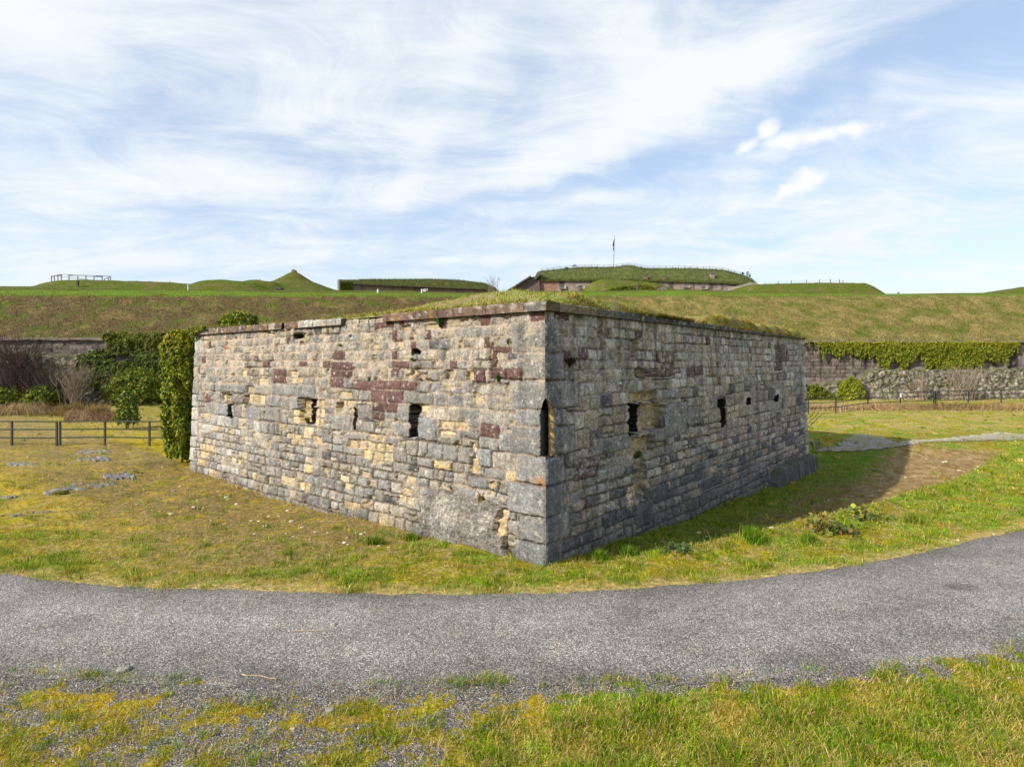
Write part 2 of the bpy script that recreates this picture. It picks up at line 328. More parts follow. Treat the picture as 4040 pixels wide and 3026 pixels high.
# colours of the ground cover (albedo)
MOSS, OLIVE, GREEN, STRAW, BROWN, SOIL = (np.array(c) for c in [(.36, .255, .005), (.20, .165, .008), (.10, .185, .006), (.44, .33, .135), (.20, .14, .065), (.10, .07, .038)])
def blend(c, d, w): return c*(1 - w[..., None]) + d*w[..., None]
def cover(x, y):
    """ground colour, gravel share, and the share of standing grass"""
    a, b = ab(x, y); dn = np.maximum(y_near(x) - y, y - y_far(x))
    n1, n2, n3 = fbm(x*.9, y*.9, 51, 4), fbm(x*2.6, y*2.6, 53, 4), fbm(x*.28, y*.28, 55, 3)
    c = np.broadcast_to(OLIVE, x.shape + (3,)).copy()
    c = blend(c, STRAW*.62, sstep(-.05, .35, n2 + .3*n1)*.85)
    c = blend(c, GREEN, sstep(.0, .4, n1 - .3*n2)*.8)
    grass = sstep(-.25, .45, n1 - .3*n2)
    # yellow moss on the left
    left = sstep(-2.5, -6.5, x + .25*(y - 14))*sstep(12.5, 15.5, y)*sstep(40, 30, y)
    c = blend(c, lerp(MOSS, OLIVE, sstep(-.2, .5, n3 + .5*n1)[..., None]), left*sstep(-.45, .1, n3 + .6*n1 + .1))
    grass = grass*(1 - .75*left)
    # litter slope below the left wall
    lit = sstep(7, 3.5, -b)*sstep(-.1, .3, -b)*sstep(1.5, 5, a)*(b < 0); c = blend(c, BROWN*.95, lit*sstep(-.35, .2, n2 + .25)*.85); grass = grass*(1 - .55*lit)
    # ditch along the right wall
    dr = -a; rb = np.interp(b, [0, 2, 8, 14, 20, 26], [.8, 1.5, 3.4, 5.1, 6.1, 6.9])
    di = sstep(rb + .3, rb - .6, dr)*sstep(0.5, 2, b)*sstep(27, 25, b)*(a < 0)
    c = blend(c, lerp(GREEN*.62, BROWN*.62, sstep(.9, 2.6, dr + 1.0*n1 + .5*n2 - 1.2*sstep(15, 19, b))[..., None]), di*.85)
    br = di*sstep(2.1, 3.4, dr + .7*n1 + .4*n2)*sstep(8, 13, b + n1); c = blend(c, lerp(BROWN*np.array([.95, .85, .8]), np.array([.27, .185, .10]), sstep(-.2, .3, n2)[..., None]), br); grass = grass*(1 - .6*di)*(1 - .8*br) + .5*di*sstep(2.0, .4, dr)
    bank = sstep(rb - .2, rb + .5, dr)*sstep(rb + 4.5, rb + 1.5, dr)*sstep(6, 11, b)*(a < 0); c = blend(c, GREEN*1.15, bank*.6*sstep(-.4, .2, n1)); grass = np.maximum(grass, bank*.9)
    # the dry lawn behind the path on the right
    far = sstep(33, 36, y)*sstep(2, 8, x); c = blend(c, lerp(STRAW*.72, OLIVE*1.25, sstep(-.15, .35, n1)[..., None]), far*.8); c = blend(c, GREEN*1.1, far*sstep(.1, .5, fbm(x*.25, y*.5, 57, 3))*.6)
    farl = sstep(27, 30, y)*sstep(-4, -8, x); c = blend(c, STRAW*.62, farl*sstep(-.2, .3, n1)*.7)
    # green verge along the far edge of the road, straw at its rim
    vg = sstep(2.2, .5, y - y_far(x))*sstep(0, .3, y - y_far(x))*(y > y_far(x)); c = blend(c, GREEN*1.1, vg*sstep(-.25, .25, n1)*.65); grass = np.maximum(grass, vg*sstep(-.3, .2, n1))
    rim = sstep(.45, .05, np.abs(dn - .12))*(y > y_far(x) - .2)*(y < 50); c = blend(c, STRAW*.8, rim*.7)
    # in front of the road: gravel on the left, turf on the right
    fr = sstep(0.0, .1, y_near(x) - y); edge = sstep(-1.6, .6, x + 1.1*n1 + .45*n2 + .9*(y_near(x) - y - .9)*(x > -3))
    tuft = sstep(-.10, .42, n2*1.0 + n1*.7 + .16*fbm(x*7, y*7, 58, 3) + .02 + .26*sstep(.5, 2.0, y_near(x) - y))
    turf = np.maximum(edge*sstep(-.02, .45, y_near(x) - y + .45*n2 + .25*fbm(x*7, y*7, 59, 3) - .05), (.36 + .40*tuft)*sstep(.10, .6, y_near(x) - y + .25*n1))
    gravel = fr*(1 - turf)
    c = np.where(fr[..., None] > .5, blend(lerp(OLIVE*1.1, MOSS*.8, sstep(-.2, .3, n3 + n1)[..., None]), GREEN*1.05, edge*sstep(-.1, .4, n1)), c)
    grass = np.where(fr > .5, turf*lerp(.45, 1.0, edge), grass)
    # hill
    ys = y_scarp(x); hl = sstep(ys, ys + 1, y); k = sstep(8.7, 9.7, y - ys + .6*n1 - 1.0*sstep(0, 20, x))
    hb = lerp(BROWN*np.array([.40, .41, .42]), STRAW*.30, sstep(-.1, .5, fbm(x*.5, y*.5, 61, 5))[..., None])
    hb = lerp(hb, lerp(np.array([.135, .115, .035]), np.array([.215, .165, .065]), sstep(-.3, .4, fbm(x*.7, y*.7, 69, 5))[..., None]), (sstep(-4, 18, x)*.85)[..., None])
    hb = blend(hb, GREEN*np.array([.9, .75, 1.6])*.62, sstep(.0, .5, fbm(x*.45, y*.6, 63, 5) + .04)*.7)
    pl = lerp(GREEN*.82, GREEN*np.array([1.35, .78, 1.0])*.62, sstep(-.1, .5, fbm(x*.35, y*.35, 65, 4))[..., None])
    md = sstep(yc_m(x), yc_m(x) + 3, y); pl = blend(pl, lerp(GREEN*np.array([.52, .40, .8]), BROWN*.50, sstep(-.1, .5, fbm(x*.6, y*.6, 67, 4) - .0)[..., None]), md*.9)
    c = blend(c, blend(hb, pl, k), hl); grass = lerp(grass, np.full_like(grass, .5), hl); gravel = gravel*(1 - hl)
    return np.clip(c, .004, 1), gravel, grass
def yc_m(x): return y_scarp(x) + 9 + np.interp(x, [-60, -20, 0, 30, 60], [9, 10, 17, 16, 12])
def build_ground():
    X, Y = np.meshgrid(GX, GY); Z = ground_z(X, Y); c, gr, _ = cover(X, Y)
    m, N, L, B = material('ground_cover')
    base = col_attr(N)
    f1 = tex(N, L, 'ShaderNodeTexNoise', 38, 5, 0.75); f2 = tex(N, L, 'ShaderNodeTexNoise', 9, 6, 0.7); f3 = tex(N, L, 'ShaderNodeTexNoise', 2.2, 6, 0.75)
    s1 = tex(N, L, 'ShaderNodeTexNoise', 60, 3, 0.6, stretch=(0.25, 1.2, 1), rot=(0, 0, 0.5)); s2 = tex(N, L, 'ShaderNodeTexNoise', 60, 3, 0.6, stretch=(0.25, 1.2, 1), rot=(0, 0, -0.7))
    k = mixc(N, L, 1.0, base, ramp(N, L, f1.outputs['Fac'], [(.3, .32), (.5, 1.0), (.72, 2.0)]), 'MULTIPLY')
    k = mixc(N, L, 1.0, k, ramp(N, L, f2.outputs['Fac'], [(.3, .42), (.5, 1.0), (.72, 1.7)]), 'MULTIPLY')
    k = mixc(N, L, .8, k, ramp(N, L, f3.outputs['Fac'], [(.3, .6), (.5, 1.0), (.7, 1.4)]), 'MULTIPLY')
    st = mixc(N, L, .5, s1.outputs['Fac'], s2.outputs['Fac'], 'LIGHTEN')
    k = mixc(N, L, ramp(N, L, st, [(.59, 0.0), (.70, .6)]), k, (.50, .36, .12))
    hn = tex(N, L, 'ShaderNodeTexNoise', 6.5, 5, .7); hn2 = tex(N, L, 'ShaderNodeTexNoise', 15, 4, .7)
    k = mixc(N, L, ramp(N, L, hn.outputs['Fac'], [(.50, 0.0), (.66, .75)]), k, mixc(N, L, 1.0, k, (.50, 1.02, .55), 'MULTIPLY'))
    k = mixc(N, L, ramp(N, L, hn2.outputs['Fac'], [(.30, .75), (.46, 0.0)]), k, mixc(N, L, 1.0, k, (1.0, .72, .75), 'MULTIPLY'))
    v = tex(N, L, 'ShaderNodeTexVoronoi', 62); vr = N.new('ShaderNodeSeparateColor'); L.new(v.outputs['Color'], vr.inputs[0])
    peb = mixc(N, L, vr.outputs[1], (.40, .36, .31), (.27, .27, .29)); peb = mixc(N, L, 1.0, peb, ramp(N, L, vr.outputs[0], [(0, .40), (.6, .9), (.9, 1.4), (1, 1.9)]), 'MULTIPLY')
    peb = mixc(N, L, 1.0, peb, ramp(N, L, v.outputs['Distance'], [(.2, 1.0), (.6, .25)]), 'MULTIPLY')
    ga = fl_attr(N, 'gravel'); gm = N.new('ShaderNodeMath'); gm.operation = 'ADD'; L.new(ga, gm.inputs[0])
    g2 = N.new('ShaderNodeMath'); g2.operation = 'MULTIPLY_ADD'; L.new(f2.outputs['Fac'], g2.inputs[0]); g2.inputs[1].default_value = 2.6; g2.inputs[2].default_value = -1.3; L.new(g2.outputs[0], gm.inputs[1])
    k = mixc(N, L, ramp(N, L, gm.outputs[0], [(.42, 0.0), (.58, 1.0)]), k, peb)
    L.new(k, B.inputs['Base Color']); B.inputs['Roughness'].default_value = .95; B.inputs['Specular IOR Level'].default_value = .1
    b1 = bump(N, L, B, f1.outputs['Fac'], .8, .02); bump(N, L, B, f3.outputs['Fac'], .7, .18, b1)
    o = mesh('ground', np.stack([X, Y, Z], -1), gridq(len(GY), len(GX)), None, m, None, c.reshape(-1, 3), {'gravel': gr})
    tag(o, kind='structure'); return o
build_ground()
# ---------------------------------------------------------------- road and gravel path
def build_road():
    xs = np.concatenate([lines([(-55, -14, .6)]), lines([(-14, 22, .08)])[1:], lines([(22, 65, .6)])[1:]]); t = np.linspace(0, 1, 60)
    yn = y_near(xs) + .16*fbm(xs*1.1, xs*0, 71, 5) + .10*fbm(xs*5, xs*0, 72, 4, .7) - .1; yf = y_far(xs) + .10*fbm(xs*.9, xs*0, 73, 4) + .07*fbm(xs*5, xs*0, 74, 4, .7)
    Y = yn[None]*(1 - t[:, None]) + yf[None]*t[:, None]; X = np.broadcast_to(xs[None], Y.shape)
    Z = 0.004 + .02*np.sin(np.pi*t)[:, None] + .006*fbm(X*.6, Y*.6, 75, 3)
    m, N, L, B = material('worn_asphalt')
    v = tex(N, L, 'ShaderNodeTexVoronoi', 66); vr = N.new('ShaderNodeSeparateColor'); L.new(v.outputs['Color'], vr.inputs[0])
    big = tex(N, L, 'ShaderNodeTexNoise', .7, 5, .6); mid = tex(N, L, 'ShaderNodeTexNoise', 6, 5, .65); fine = tex(N, L, 'ShaderNodeTexNoise', 170, 3, .6)
    k = mixc(N, L, vr.outputs[1], (.33, .29, .245), (.23, .238, .26))
    k = mixc(N, L, 1.0, k, ramp(N, L, vr.outputs[0], [(0, .38), (.45, .85), (.85, 1.25), (1, 2.2)]), 'MULTIPLY')
    k = mixc(N, L, 1.0, k, ramp(N, L, v.outputs['Distance'], [(.25, 1.05), (.65, .35)]), 'MULTIPLY')
    k = mixc(N, L, 1.0, k, ramp(N, L, big.outputs['Fac'], [(.32, .78), (.5, 1.0), (.66, 1.18)]), 'MULTIPLY')
    k = mixc(N, L, 1.0, k, ramp(N, L, mid.outputs['Fac'], [(.3, .8), (.5, 1.0), (.7, 1.15)]), 'MULTIPLY')
    k = mixc(N, L, .6, k, ramp(N, L, fine.outputs['Fac'], [(.3, .7), (.7, 1.3)]), 'MULTIPLY')
    k = mixc(N, L, 1.0, k, col_attr(N), 'MULTIPLY')
    L.new(k, B.inputs['Base Color']); B.inputs['Roughness'].default_value = .88; B.inputs['Specular IOR Level'].default_value = .2
    bump(N, L, B, v.outputs['Distance'], .5, -.006)
    px, py = CX + F*X/Y, HY + F*(CAMZ - Z)/Y
    sx, sy = fv(2070, 1270); d = np.hypot((X - sx)/.55, (Y - sy)/.22)
    cc = np.ones(Y.shape + (3,)); cc *= (1 - .45*sstep(1.2, .2, d + .3*fbm(X*4, Y*4, 77, 3)))[..., None]     # an old oil stain
    cc *= (1 + .13*np.exp(-((t - .62)/.16)**2) + .10*np.exp(-((t - .30)/.10)**2))[:, None, None]; cc *= (1 - .22*sstep(.80, 1.0, t))[:, None, None]*(1 + .16*fbm(X*.5, Y*.9, 76, 4))[..., None]; cc *= (1 - .30*sstep(.32, .0, t)[:, None]*sstep(-.5, .3, fbm(X*.8, Y*.8, 78, 3)))[..., None]              # darker loose edge towards the verge
    o = mesh('road', np.stack([X, Y, Z], -1), gridq(60, len(xs)), None, m, None, cc.reshape(-1, 3)); tag(o, kind='structure')
build_road()
def build_path():
    def g(px, py): y = 4.0*F/(py - HY); return (px - CX)/F*y, y
    lo = np.array([g(*p) for p in [(3060, 1741), (3159, 1741), (3300, 1744), (3520, 1745), (3800, 1741), (4040, 1737), (4300, 1732)]])
    hi = np.array([g(*p) for p in [(3060, 1737), (3159, 1735), (3300, 1733), (3376, 1719), (3461, 1722), (3525, 1738), (3735, 1731), (3800, 1719), (3950, 1710), (4040, 1712), (4300, 1700)]])
    xs = np.linspace(12.5, 31, 330); t = np.linspace(0, 1, 26)
    yl = np.interp(xs, lo[:, 0], lo[:, 1]) + .25*fbm(xs*1.6, xs*0, 81, 4); yh = np.interp(xs, hi[:, 0], hi[:, 1]) + .9*fbm(xs*1.5, xs*0, 83, 5, .7)
    yh = np.maximum(yh, yl + .15); Y = yl[None] + (yh - yl)[None]*t[:, None]; X = np.broadcast_to(xs[None], Y.shape)
    Z = ground_z(X, Y) + .03
    m, N, L, B = material('path_gravel'); n = tex(N, L, 'ShaderNodeTexNoise', 2.5, 6, .7); n2 = tex(N, L, 'ShaderNodeTexNoise', 18, 4, .7)
    k = mixc(N, L, ramp(N, L, n.outputs['Fac'], [(.46, 0.0), (.54, 1.0)]), (.20, .19, .18), (.17, .15, .07))
    k = mixc(N, L, 1.0, k, ramp(N, L, n2.outputs['Fac'], [(.3, .5), (.5, 1.0), (.7, 1.8)]), 'MULTIPLY'); k = mixc(N, L, 1.0, k, col_attr(N), 'MULTIPLY')
    L.new(k, B.inputs['Base Color']); B.inputs['Roughness'].default_value = .95; bump(N, L, B, n2.outputs['Fac'], .8, .03)
    cc = np.ones(Y.shape + (3,))*(1 + .7*t[:, None]**2*sstep(17, 21, X))[..., None]
    o = mesh('gravel_path', np.stack([X, Y, Z], -1), gridq(26, len(xs)), None, m, None, cc.reshape(-1, 3)); tag(o, kind='structure')
build_path()
# ---------------------------------------------------------------- the stone blockhouse
ZB, ZT = -1.15, 5.03
def P2(a, b): return C0[0] + a*eL[0] + b*eR[0], C0[1] + a*eL[1] + b*eR[1]
house = thing('blockhouse', 'low weathered stone blockhouse with loopholes and a grassed roof beside the road', 'blockhouse', (C0[0], C0[1], 0))
GREY, WARM, TAN, RED, YEL, DARK, BRICK, BLOCK, HOLE, RECESS, RENDER, CRACK, QUOIN, PALE = range(14)
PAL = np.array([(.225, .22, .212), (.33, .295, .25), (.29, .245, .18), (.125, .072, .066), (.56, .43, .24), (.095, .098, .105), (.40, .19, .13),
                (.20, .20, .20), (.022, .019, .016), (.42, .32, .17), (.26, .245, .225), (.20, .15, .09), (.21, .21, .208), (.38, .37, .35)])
FEAT_L = {
    'red': [(9.85, 10.62, 3.34, 3.78), (6.83, 7.40, 4.05, 4.31), (6.46, 7.51, 3.59, 4.00), (6.85, 7.51, 3.29, 3.59), (5.63, 6.44, 3.27, 3.51), (3.83, 5.63, 3.31, 3.54), (4.33, 5.63, 2.97, 3.30), (4.54, 5.59, 2.72, 2.97), (5.04, 5.59, 2.50, 2.70), (4.57, 4.80, 4.07, 4.28), (4.09, 4.80, 3.86, 4.03), (4.50, 4.80, 3.63, 3.85), (0.87, 1.42, 4.19, 4.33), (1.26, 1.42, 3.91, 4.19), (0.57, 1.44, 3.65, 3.89), (1.14, 1.71, 2.38, 2.69), (15.55, 15.92, 3.97, 4.23), (15.11, 15.55, 2.52, 2.84), (-0.01, 0.37, 4.84, 5.04), (4.73, 5.59, 4.86, 5.04), (12.29, 12.63, 3.81, 3.97), (11.72, 11.96, 4.03, 4.21), (8.71, 9.15, 3.87, 4.03), (7.53, 7.90, 3.83, 4.05)],
    'brick': [(13.72, 14.15, 4.44, 4.60)],
    'yel': [(4.66, 6.56, 1.70, 1.95), (4.66, 5.97, 1.48, 1.73), (2.05, 3.02, 2.45, 2.67), (2.44, 3.02, 2.26, 2.44), (2.55, 2.87, 3.58, 3.84), (1.92, 2.16, 3.59, 3.81), (11.90, 12.44, 2.98, 3.24), (11.15, 12.44, 2.64, 2.96), (8.95, 9.49, 2.18, 2.60), (7.75, 8.38, 2.20, 2.96), (6.40, 7.06, 2.77, 2.97), (6.48, 7.06, 3.01, 3.21), (8.85, 9.24, 0.50, 0.71), (9.24, 10.06, 0.27, 0.54), (8.38, 9.05, 0.23, 0.49), (6.48, 6.97, 0.75, 0.94), (6.40, 6.77, 0.53, 0.74), (5.55, 6.05, 0.96, 1.15), (3.92, 4.28, 0.76, 0.93), (9.90, 10.38, 1.90, 2.12), (15.11, 15.85, 0.50, 0.73), (12.69, 13.45, 0.54, 0.75), (8.95, 9.85, 1.68, 1.87), (7.84, 8.38, 1.64, 1.89), (4.97, 5.70, 1.97, 2.16), (1.84, 2.00, 2.03, 2.26), (1.73, 1.97, 1.53, 1.92), (3.39, 3.76, 2.80, 2.99), (13.59, 14.19, 2.61, 2.92), (8.95, 9.65, 3.39, 3.55), (9.24, 9.75, 3.55, 3.76), (10.92, 11.60, 3.29, 3.52), (12.44, 12.75, 3.50, 3.74), (6.01, 6.81, 0.03, 0.27), (3.83, 4.49, 0.51, 0.73), (8.85, 9.44, 4.64, 4.87), (4.09, 4.49, 4.76, 4.94), (3.02, 3.63, 4.77, 4.94)],
    'lintel': [(8.20, 9.24, 2.96, 3.36), (3.20, 4.33, 2.98, 3.29), (3.08, 3.83, 2.15, 2.70), (3.99, 4.52, 2.52, 2.97), (4.02, 4.73, 2.16, 2.49), (5.41, 6.24, 2.14, 2.47), (10.16, 11.03, 2.61, 2.97), (12.56, 14.33, 2.94, 3.24), (10.81, 11.84, 2.95, 3.26), (9.29, 10.76, 2.97, 3.32), (12.50, 13.45, 2.59, 2.92), (13.65, 14.47, 2.11, 2.56), (4.12, 4.69, 1.51, 1.90), (10.16, 11.09, 2.14, 2.61), (11.37, 12.44, 2.12, 2.55), (5.61, 6.17, 2.49, 2.88)],
    'hole': [(3.74, 4.02, 2.18, 2.97), (8.36, 8.68, 2.22, 2.95), (13.42, 13.74, 2.55, 2.91), (13.44, 13.66, 2.09, 2.58), (6.22, 6.34, 2.22, 2.80), (3.76, 4.02, 4.20, 4.31), (9.3, 9.48, 4.72, 4.84)],
    'recess': [(8.62, 9.15, 2.20, 2.96), (13.70, 14.0, 2.57, 2.91), (9.0, 9.5, 4.72, 4.9), (6.9, 7.2, 2.6, 2.9), (12.3, 12.5, 2.5, 2.9)]}
FEAT_R = {
    'red': [(0.87, 1.81, 1.45, 1.94), (4.92, 5.94, 3.98, 4.31), (5.13, 5.94, 3.62, 3.98), (4.19, 5.13, 3.63, 3.80), (6.82, 7.97, 3.61, 3.90), (0.33, 0.87, 4.87, 5.03), (15.14, 16.58, 4.32, 4.75), (15.26, 17.08, 4.04, 4.33), (15.26, 16.08, 3.68, 4.04)],
    'yel': [(3.33, 4.82, 2.96, 3.27), (3.91, 4.72, 2.31, 2.92), (3.11, 4.14, 0.84, 1.01), (3.11, 3.86, 0.47, 0.86), (9.85, 11.00, 2.14, 2.56), (3.86, 4.33, 0.85, 1.07), (7.06, 7.70, 0.12, 0.33)],
    'lintel': [(5.23, 6.70, 1.97, 2.88), (1.70, 3.28, 1.91, 2.30), (6.70, 7.70, 2.17, 2.74), (4.33, 5.23, 1.90, 2.27), (11.52, 13.02, 3.12, 3.50), (1.70, 2.99, 1.30, 1.60), (5.13, 6.17, 3.01, 3.28), (9.62, 10.09, 1.78, 2.59), (14.26, 15.14, 1.84, 2.53)],
    'dark': [(4.23, 5.34, 0.37, 0.79), (7.31, 9.24, 0.14, 0.51), (2.03, 3.59, 0.23, 0.56), (3.50, 4.43, -0.10, 0.47), (6.82, 7.97, -0.30, 0.07)],
    'recess': [(3.30, 4.85, 2.98, 3.25), (4.04, 4.95, 2.24, 2.95), (4.6, 5.3, 2.60, 2.86), (3.41, 4.60, 1.70, 2.15), (3.55, 4.09, 0.59, 1.31), (6.64, 6.72, 1.90, 2.86), (15.03, 15.61, 1.37, 2.01), (3.68, 4.33, 3.62, 3.87), (3.50, 3.86, 4.11, 4.55)],
    'hole': [(3.30, 4.10, 2.22, 2.97), (9.05, 9.62, 2.54, 2.82), (9.25, 9.58, 1.96, 2.58), (11.73, 12.10, 2.51, 2.74), (14.87, 15.45, 2.47, 2.70)]}
QUO = {'L': [(4.2, 4.83, .87), (3.65, 4.2, .55), (3.05, 3.65, .92), (2.7, 3.05, .75), (2.1, 2.7, .9), (1.54, 2.1, .7), (.9, 1.54, .93), (.37, .9, .62), (-.3, .37, .72), (-1.2, -.3, .7)],
       'R': [(4.2, 4.83, .55), (3.65, 4.2, .65), (3.05, 3.65, 1.15), (2.7, 3.05, .7), (2.1, 2.7, .97), (1.54, 2.1, .6), (.9, 1.54, .55), (.37, .9, .7), (-.3, .37, .5), (-1.2, -.3, .7)]}
NOTCH = (2.1, 3.03, 3.30, 0.12, 0.27)      # sill, head, apex of the corner loophole; its reach on either face
def notch_w(z, w): return w*np.where(z < NOTCH[1], 1.0, np.clip((NOTCH[2] - z)/(NOTCH[2] - NOTCH[1]), 0, 1)) * ((z > NOTCH[0]) & (z < NOTCH[2]))
def build_wall(side):
    L, feats, seed = (LEN_L - .2, FEAT_L, 100) if side == 'L' else (LEN_R, FEAT_R, 200)
    rg = random.Random(seed)
    us = [0.0]
    while us[-1] < L: us.append(us[-1] + .0155 + .0011*us[-1])
    us = np.array(us); us *= L/us[-1]; vs = np.linspace(ZB, ZT, 350)
    U, V = np.meshgrid(us, vs); sh = U.shape
    wu = U + .034*fbm(U*2.2, V*2.2, seed + 1, 3) + .012*fbm(U*11, V*11, seed + 2, 3)
    wv = V + .030*fbm(U*.5, V*.6, seed + 3, 3) + .024*fbm(U*3, V*3, seed + 4, 3) + .010*fbm(U*12, V*12, seed + 5, 3)
    typ = np.zeros(sh, np.int8); d = np.zeros(sh); hh = np.zeros(sh); tint = np.ones(sh); hue = np.zeros(sh); rgh = np.ones(sh); hole = np.zeros(sh, bool)
    def paint(u0, u1, v0, v1, t, h=0.0, jit=.11):
        i0, i1 = np.searchsorted(vs, (v0 - .12, v1 + .12)); j0, j1 = np.searchsorted(us, (u0 - .08, u1 + .08)); s = np.s_[i0:i1, j0:j1]
        a, b = wu[s], wv[s]; m = (a >= u0) & (a < u1) & (b >= v0) & (b < v1)
        if not m.any(): return
        dd = np.minimum(np.minimum(a - u0, u1 - a), np.minimum(b - v0, v1 - b))[m]
        d[s][m] = dd; typ[s][m] = t
        tu, tv = rg.uniform(-.02, .02), rg.uniform(-.03, .03)
        hh[s][m] = h + rg.uniform(-.012, .014) + tu*(a[m] - (u0 + u1)/2)/max(u1 - u0, .1) + tv*(b[m] - (v0 + v1)/2)/max(v1 - v0, .1)
        tint[s][m] = rg.uniform(1 - jit*2, 1 + jit*2); hue[s][m] = rg.uniform(-1, 1); rgh[s][m] = rg.uniform(.6, 1.4)
    def pick(u, v):
        r = rg.random()
        if side == 'L':
            if v > 3.3: return WARM if r < .34 else GREY if r < .84 else RED if r < .885 else DARK if r < .90 else TAN
            if v > 2.0: return GREY if r < .66 else WARM if r < .88 else YEL if r < .905 else BLOCK
            if u > 11: return GREY if r < .42 else PALE if r < .68 else YEL if r < .80 else WARM
            return GREY if r < .72 else YEL if r < .79 else DARK if r < .82 else WARM
        if v > 3.2: return WARM if r < .34 else PALE if r < .60 else TAN if r < .76 else GREY if r < .95 else RED
        if v > 1.0: return TAN if r < .34 else GREY if r < .62 else WARM if r < .88 else DARK
        return DARK if r < .24 else TAN if r < .56 else GREY if r < .86 else WARM
    # courses
    vc = [ZB - .1]
    while vc[-1] < 1.85: vc.append(vc[-1] + rg.uniform(.22, .33))
    vc[-1] = 2.12; vc += [2.55, 2.97, 3.28, 3.56, 3.84, 4.05, 4.30, 4.55, 4.80, 5.25]
    for v0, v1 in zip(vc, vc[1:]):
        u = -.1 - rg.random()*.3
        while u < L + .1:
            w = rg.uniform(.19, .44) if v0 > 3.2 else rg.uniform(.28, .64)
            if 2.0 < v0 < 3.2: w *= 1.15
            r = rg.random(); h = v1 - v0
            if r < .07 and h > .26:
                k = v0 + h*rg.uniform(.38, .62); paint(u, u + w, v0, k, pick(u, v0)); paint(u, u + w, k, v1, pick(u, v0))
            elif r < .13 and h > .26:
                k = v0 + h*rg.uniform(.38, .62); m = u + w*rg.uniform(.35, .65); paint(u, m, v0, k, pick(u, v0)); paint(m, u + w, v0, k, pick(u, v0)); paint(u, u + w, k, v1, pick(u, v0))
            else:
                dv = rg.uniform(-.03, .03); paint(u, u + w, v0, v1 + (dv if rg.random() < .3 else 0), pick(u, v0))
            u += w
    for a, b, w in QUO[side]: paint(-.2, w, a, b, QUOIN, .012, .06)
    z = -1.2
    while z < 5.0:
        h = rg.uniform(.42, .62); paint(L - rg.choice([.34, .55]), L + .3, z, z + h, PALE if rg.random() < .6 else QUOIN, .012, .08); z += h
    for f in feats.get('lintel', []): paint(*f, BLOCK, .018, .07)
    for f in feats.get('dark', []):
        n = max(1, round((f[1] - f[0])/.5))
        for i in range(n): paint(f[0] + (f[1] - f[0])*i/n, f[0] + (f[1] - f[0])*(i + 1)/n, f[2], f[3], DARK, 0)
    for f in feats.get('red', []):
        nv = max(1, round((f[3] - f[2])/.24))
        for k in range(nv):
            nu = max(1, round((f[1] - f[0])/(.50 if k % 2 else .58))); off = .15 if k % 2 else 0
            for i in range(nu): paint(f[0] + (f[1] - f[0])*i/nu, f[0] + (f[1] - f[0])*(i + 1)/nu, f[2] + (f[3] - f[2])*k/nv, f[2] + (f[3] - f[2])*(k + 1)/nv, RED, .0, .09)
    for f in feats.get('brick', []): paint(*f, BRICK)
    for f in feats.get('yel', []):
        nv = max(1, round((f[3] - f[2])/.26)); dep = rg.uniform(-.10, -.035)
        for k in range(nv):
            nu = max(1, round((f[1] - f[0])/.42))
            for i in range(nu): paint(f[0] + (f[1] - f[0])*i/nu, f[0] + (f[1] - f[0])*(i + 1)/nu, f[2] + (f[3] - f[2])*k/nv, f[2] + (f[3] - f[2])*(k + 1)/nv, YEL, dep, .14)
    if side == 'L':   # rubble concrete patch at the foot of the corner
        m = (U > .88 + .25*fbm(V*2, U*2, 5, 3)) & (V < 1.17 - .10*(U - .9) + .16*fbm(U*1.6, V*0, 6, 3)) & (U < 3.65 + .25*fbm(V*2.2, U, 8, 3))
        typ[m] = RENDER; d[m] = .2; hh[m] = .03; tint[m] = 1; hue[m] = 0; rgh[m] = 2.6
        cx = .86 + .10*np.sin(V*3.2) + .05*fbm(V*4, U*0, 9, 3); m = (np.abs(U - cx) < .075 + .05*fbm(V*5, U*3, 10, 2)) & (V > -.1) & (V < .86); typ[m] = CRACK; hh[m] = -.16; d[m] = .2
        m = (np.abs(U - cx - .12) < .12 + .05*fbm(V*5, U*3, 12, 2)) & (V > .35) & (V < .95); typ[m] = YEL; hh[m] = -.09; d[m] = .2
    else:             # column of fallen stones below the large breach
        m = (np.abs(U - 3.8 - .15*np.sin(V*2.2) - .12*fbm(V*2, U*0, 11, 3)) < .26 + .12*fbm(V*3, U*2, 12, 3)) & (V > .45) & (V < 1.9); hh[m] -= .13; typ[m] = np.where(fbm(U*3, V*4, 13, 3)[m] > .0, YEL, TAN)
    A_ = .05 if side == 'L' else .085
    rag = lambda f, s: (U > f[0] + A_*fbm(V*6, U*0 + s, 14, 4)) & (U < f[1] + A_*1.3*fbm(V*6, U*0 + s + 3, 15, 4)) & (V > f[2] + A_*fbm(U*6, V*0 + s, 16, 4)) & (V < f[3] + A_*fbm(U*6, V*0 + s + 5, 17, 4))
    for i, f in enumerate(feats.get('recess', [])): m = rag(f, i*7.1); typ[m] = RECESS; hh[m] = -.22 - .06*fbm(U*6, V*6, 18, 3)[m]; d[m] = .2; rgh[m] = 2.5
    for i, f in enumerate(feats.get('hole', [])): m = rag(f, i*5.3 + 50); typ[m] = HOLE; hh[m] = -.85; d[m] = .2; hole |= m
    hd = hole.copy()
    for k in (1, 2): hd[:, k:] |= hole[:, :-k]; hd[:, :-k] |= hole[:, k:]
    hd[1:] |= hole[:-1]  # widened so the jambs around each hole take the painted dark too
    # relief
    joint = sstep(.006, .034, d + .010*fbm(U*16, V*16, seed + 7, 2))
    point = sstep(-.25, .35, fbm(U*.7, V*.9, seed + 8, 3) + (.35 if side == 'L' else .1)*sstep(2.6, 3.8, V) - .25*sstep(2.4, .8, V))  # where the pointing survives
    jd = lerp(-.048, -.006, point)
    bulge = .016*sstep(0, .10, d)
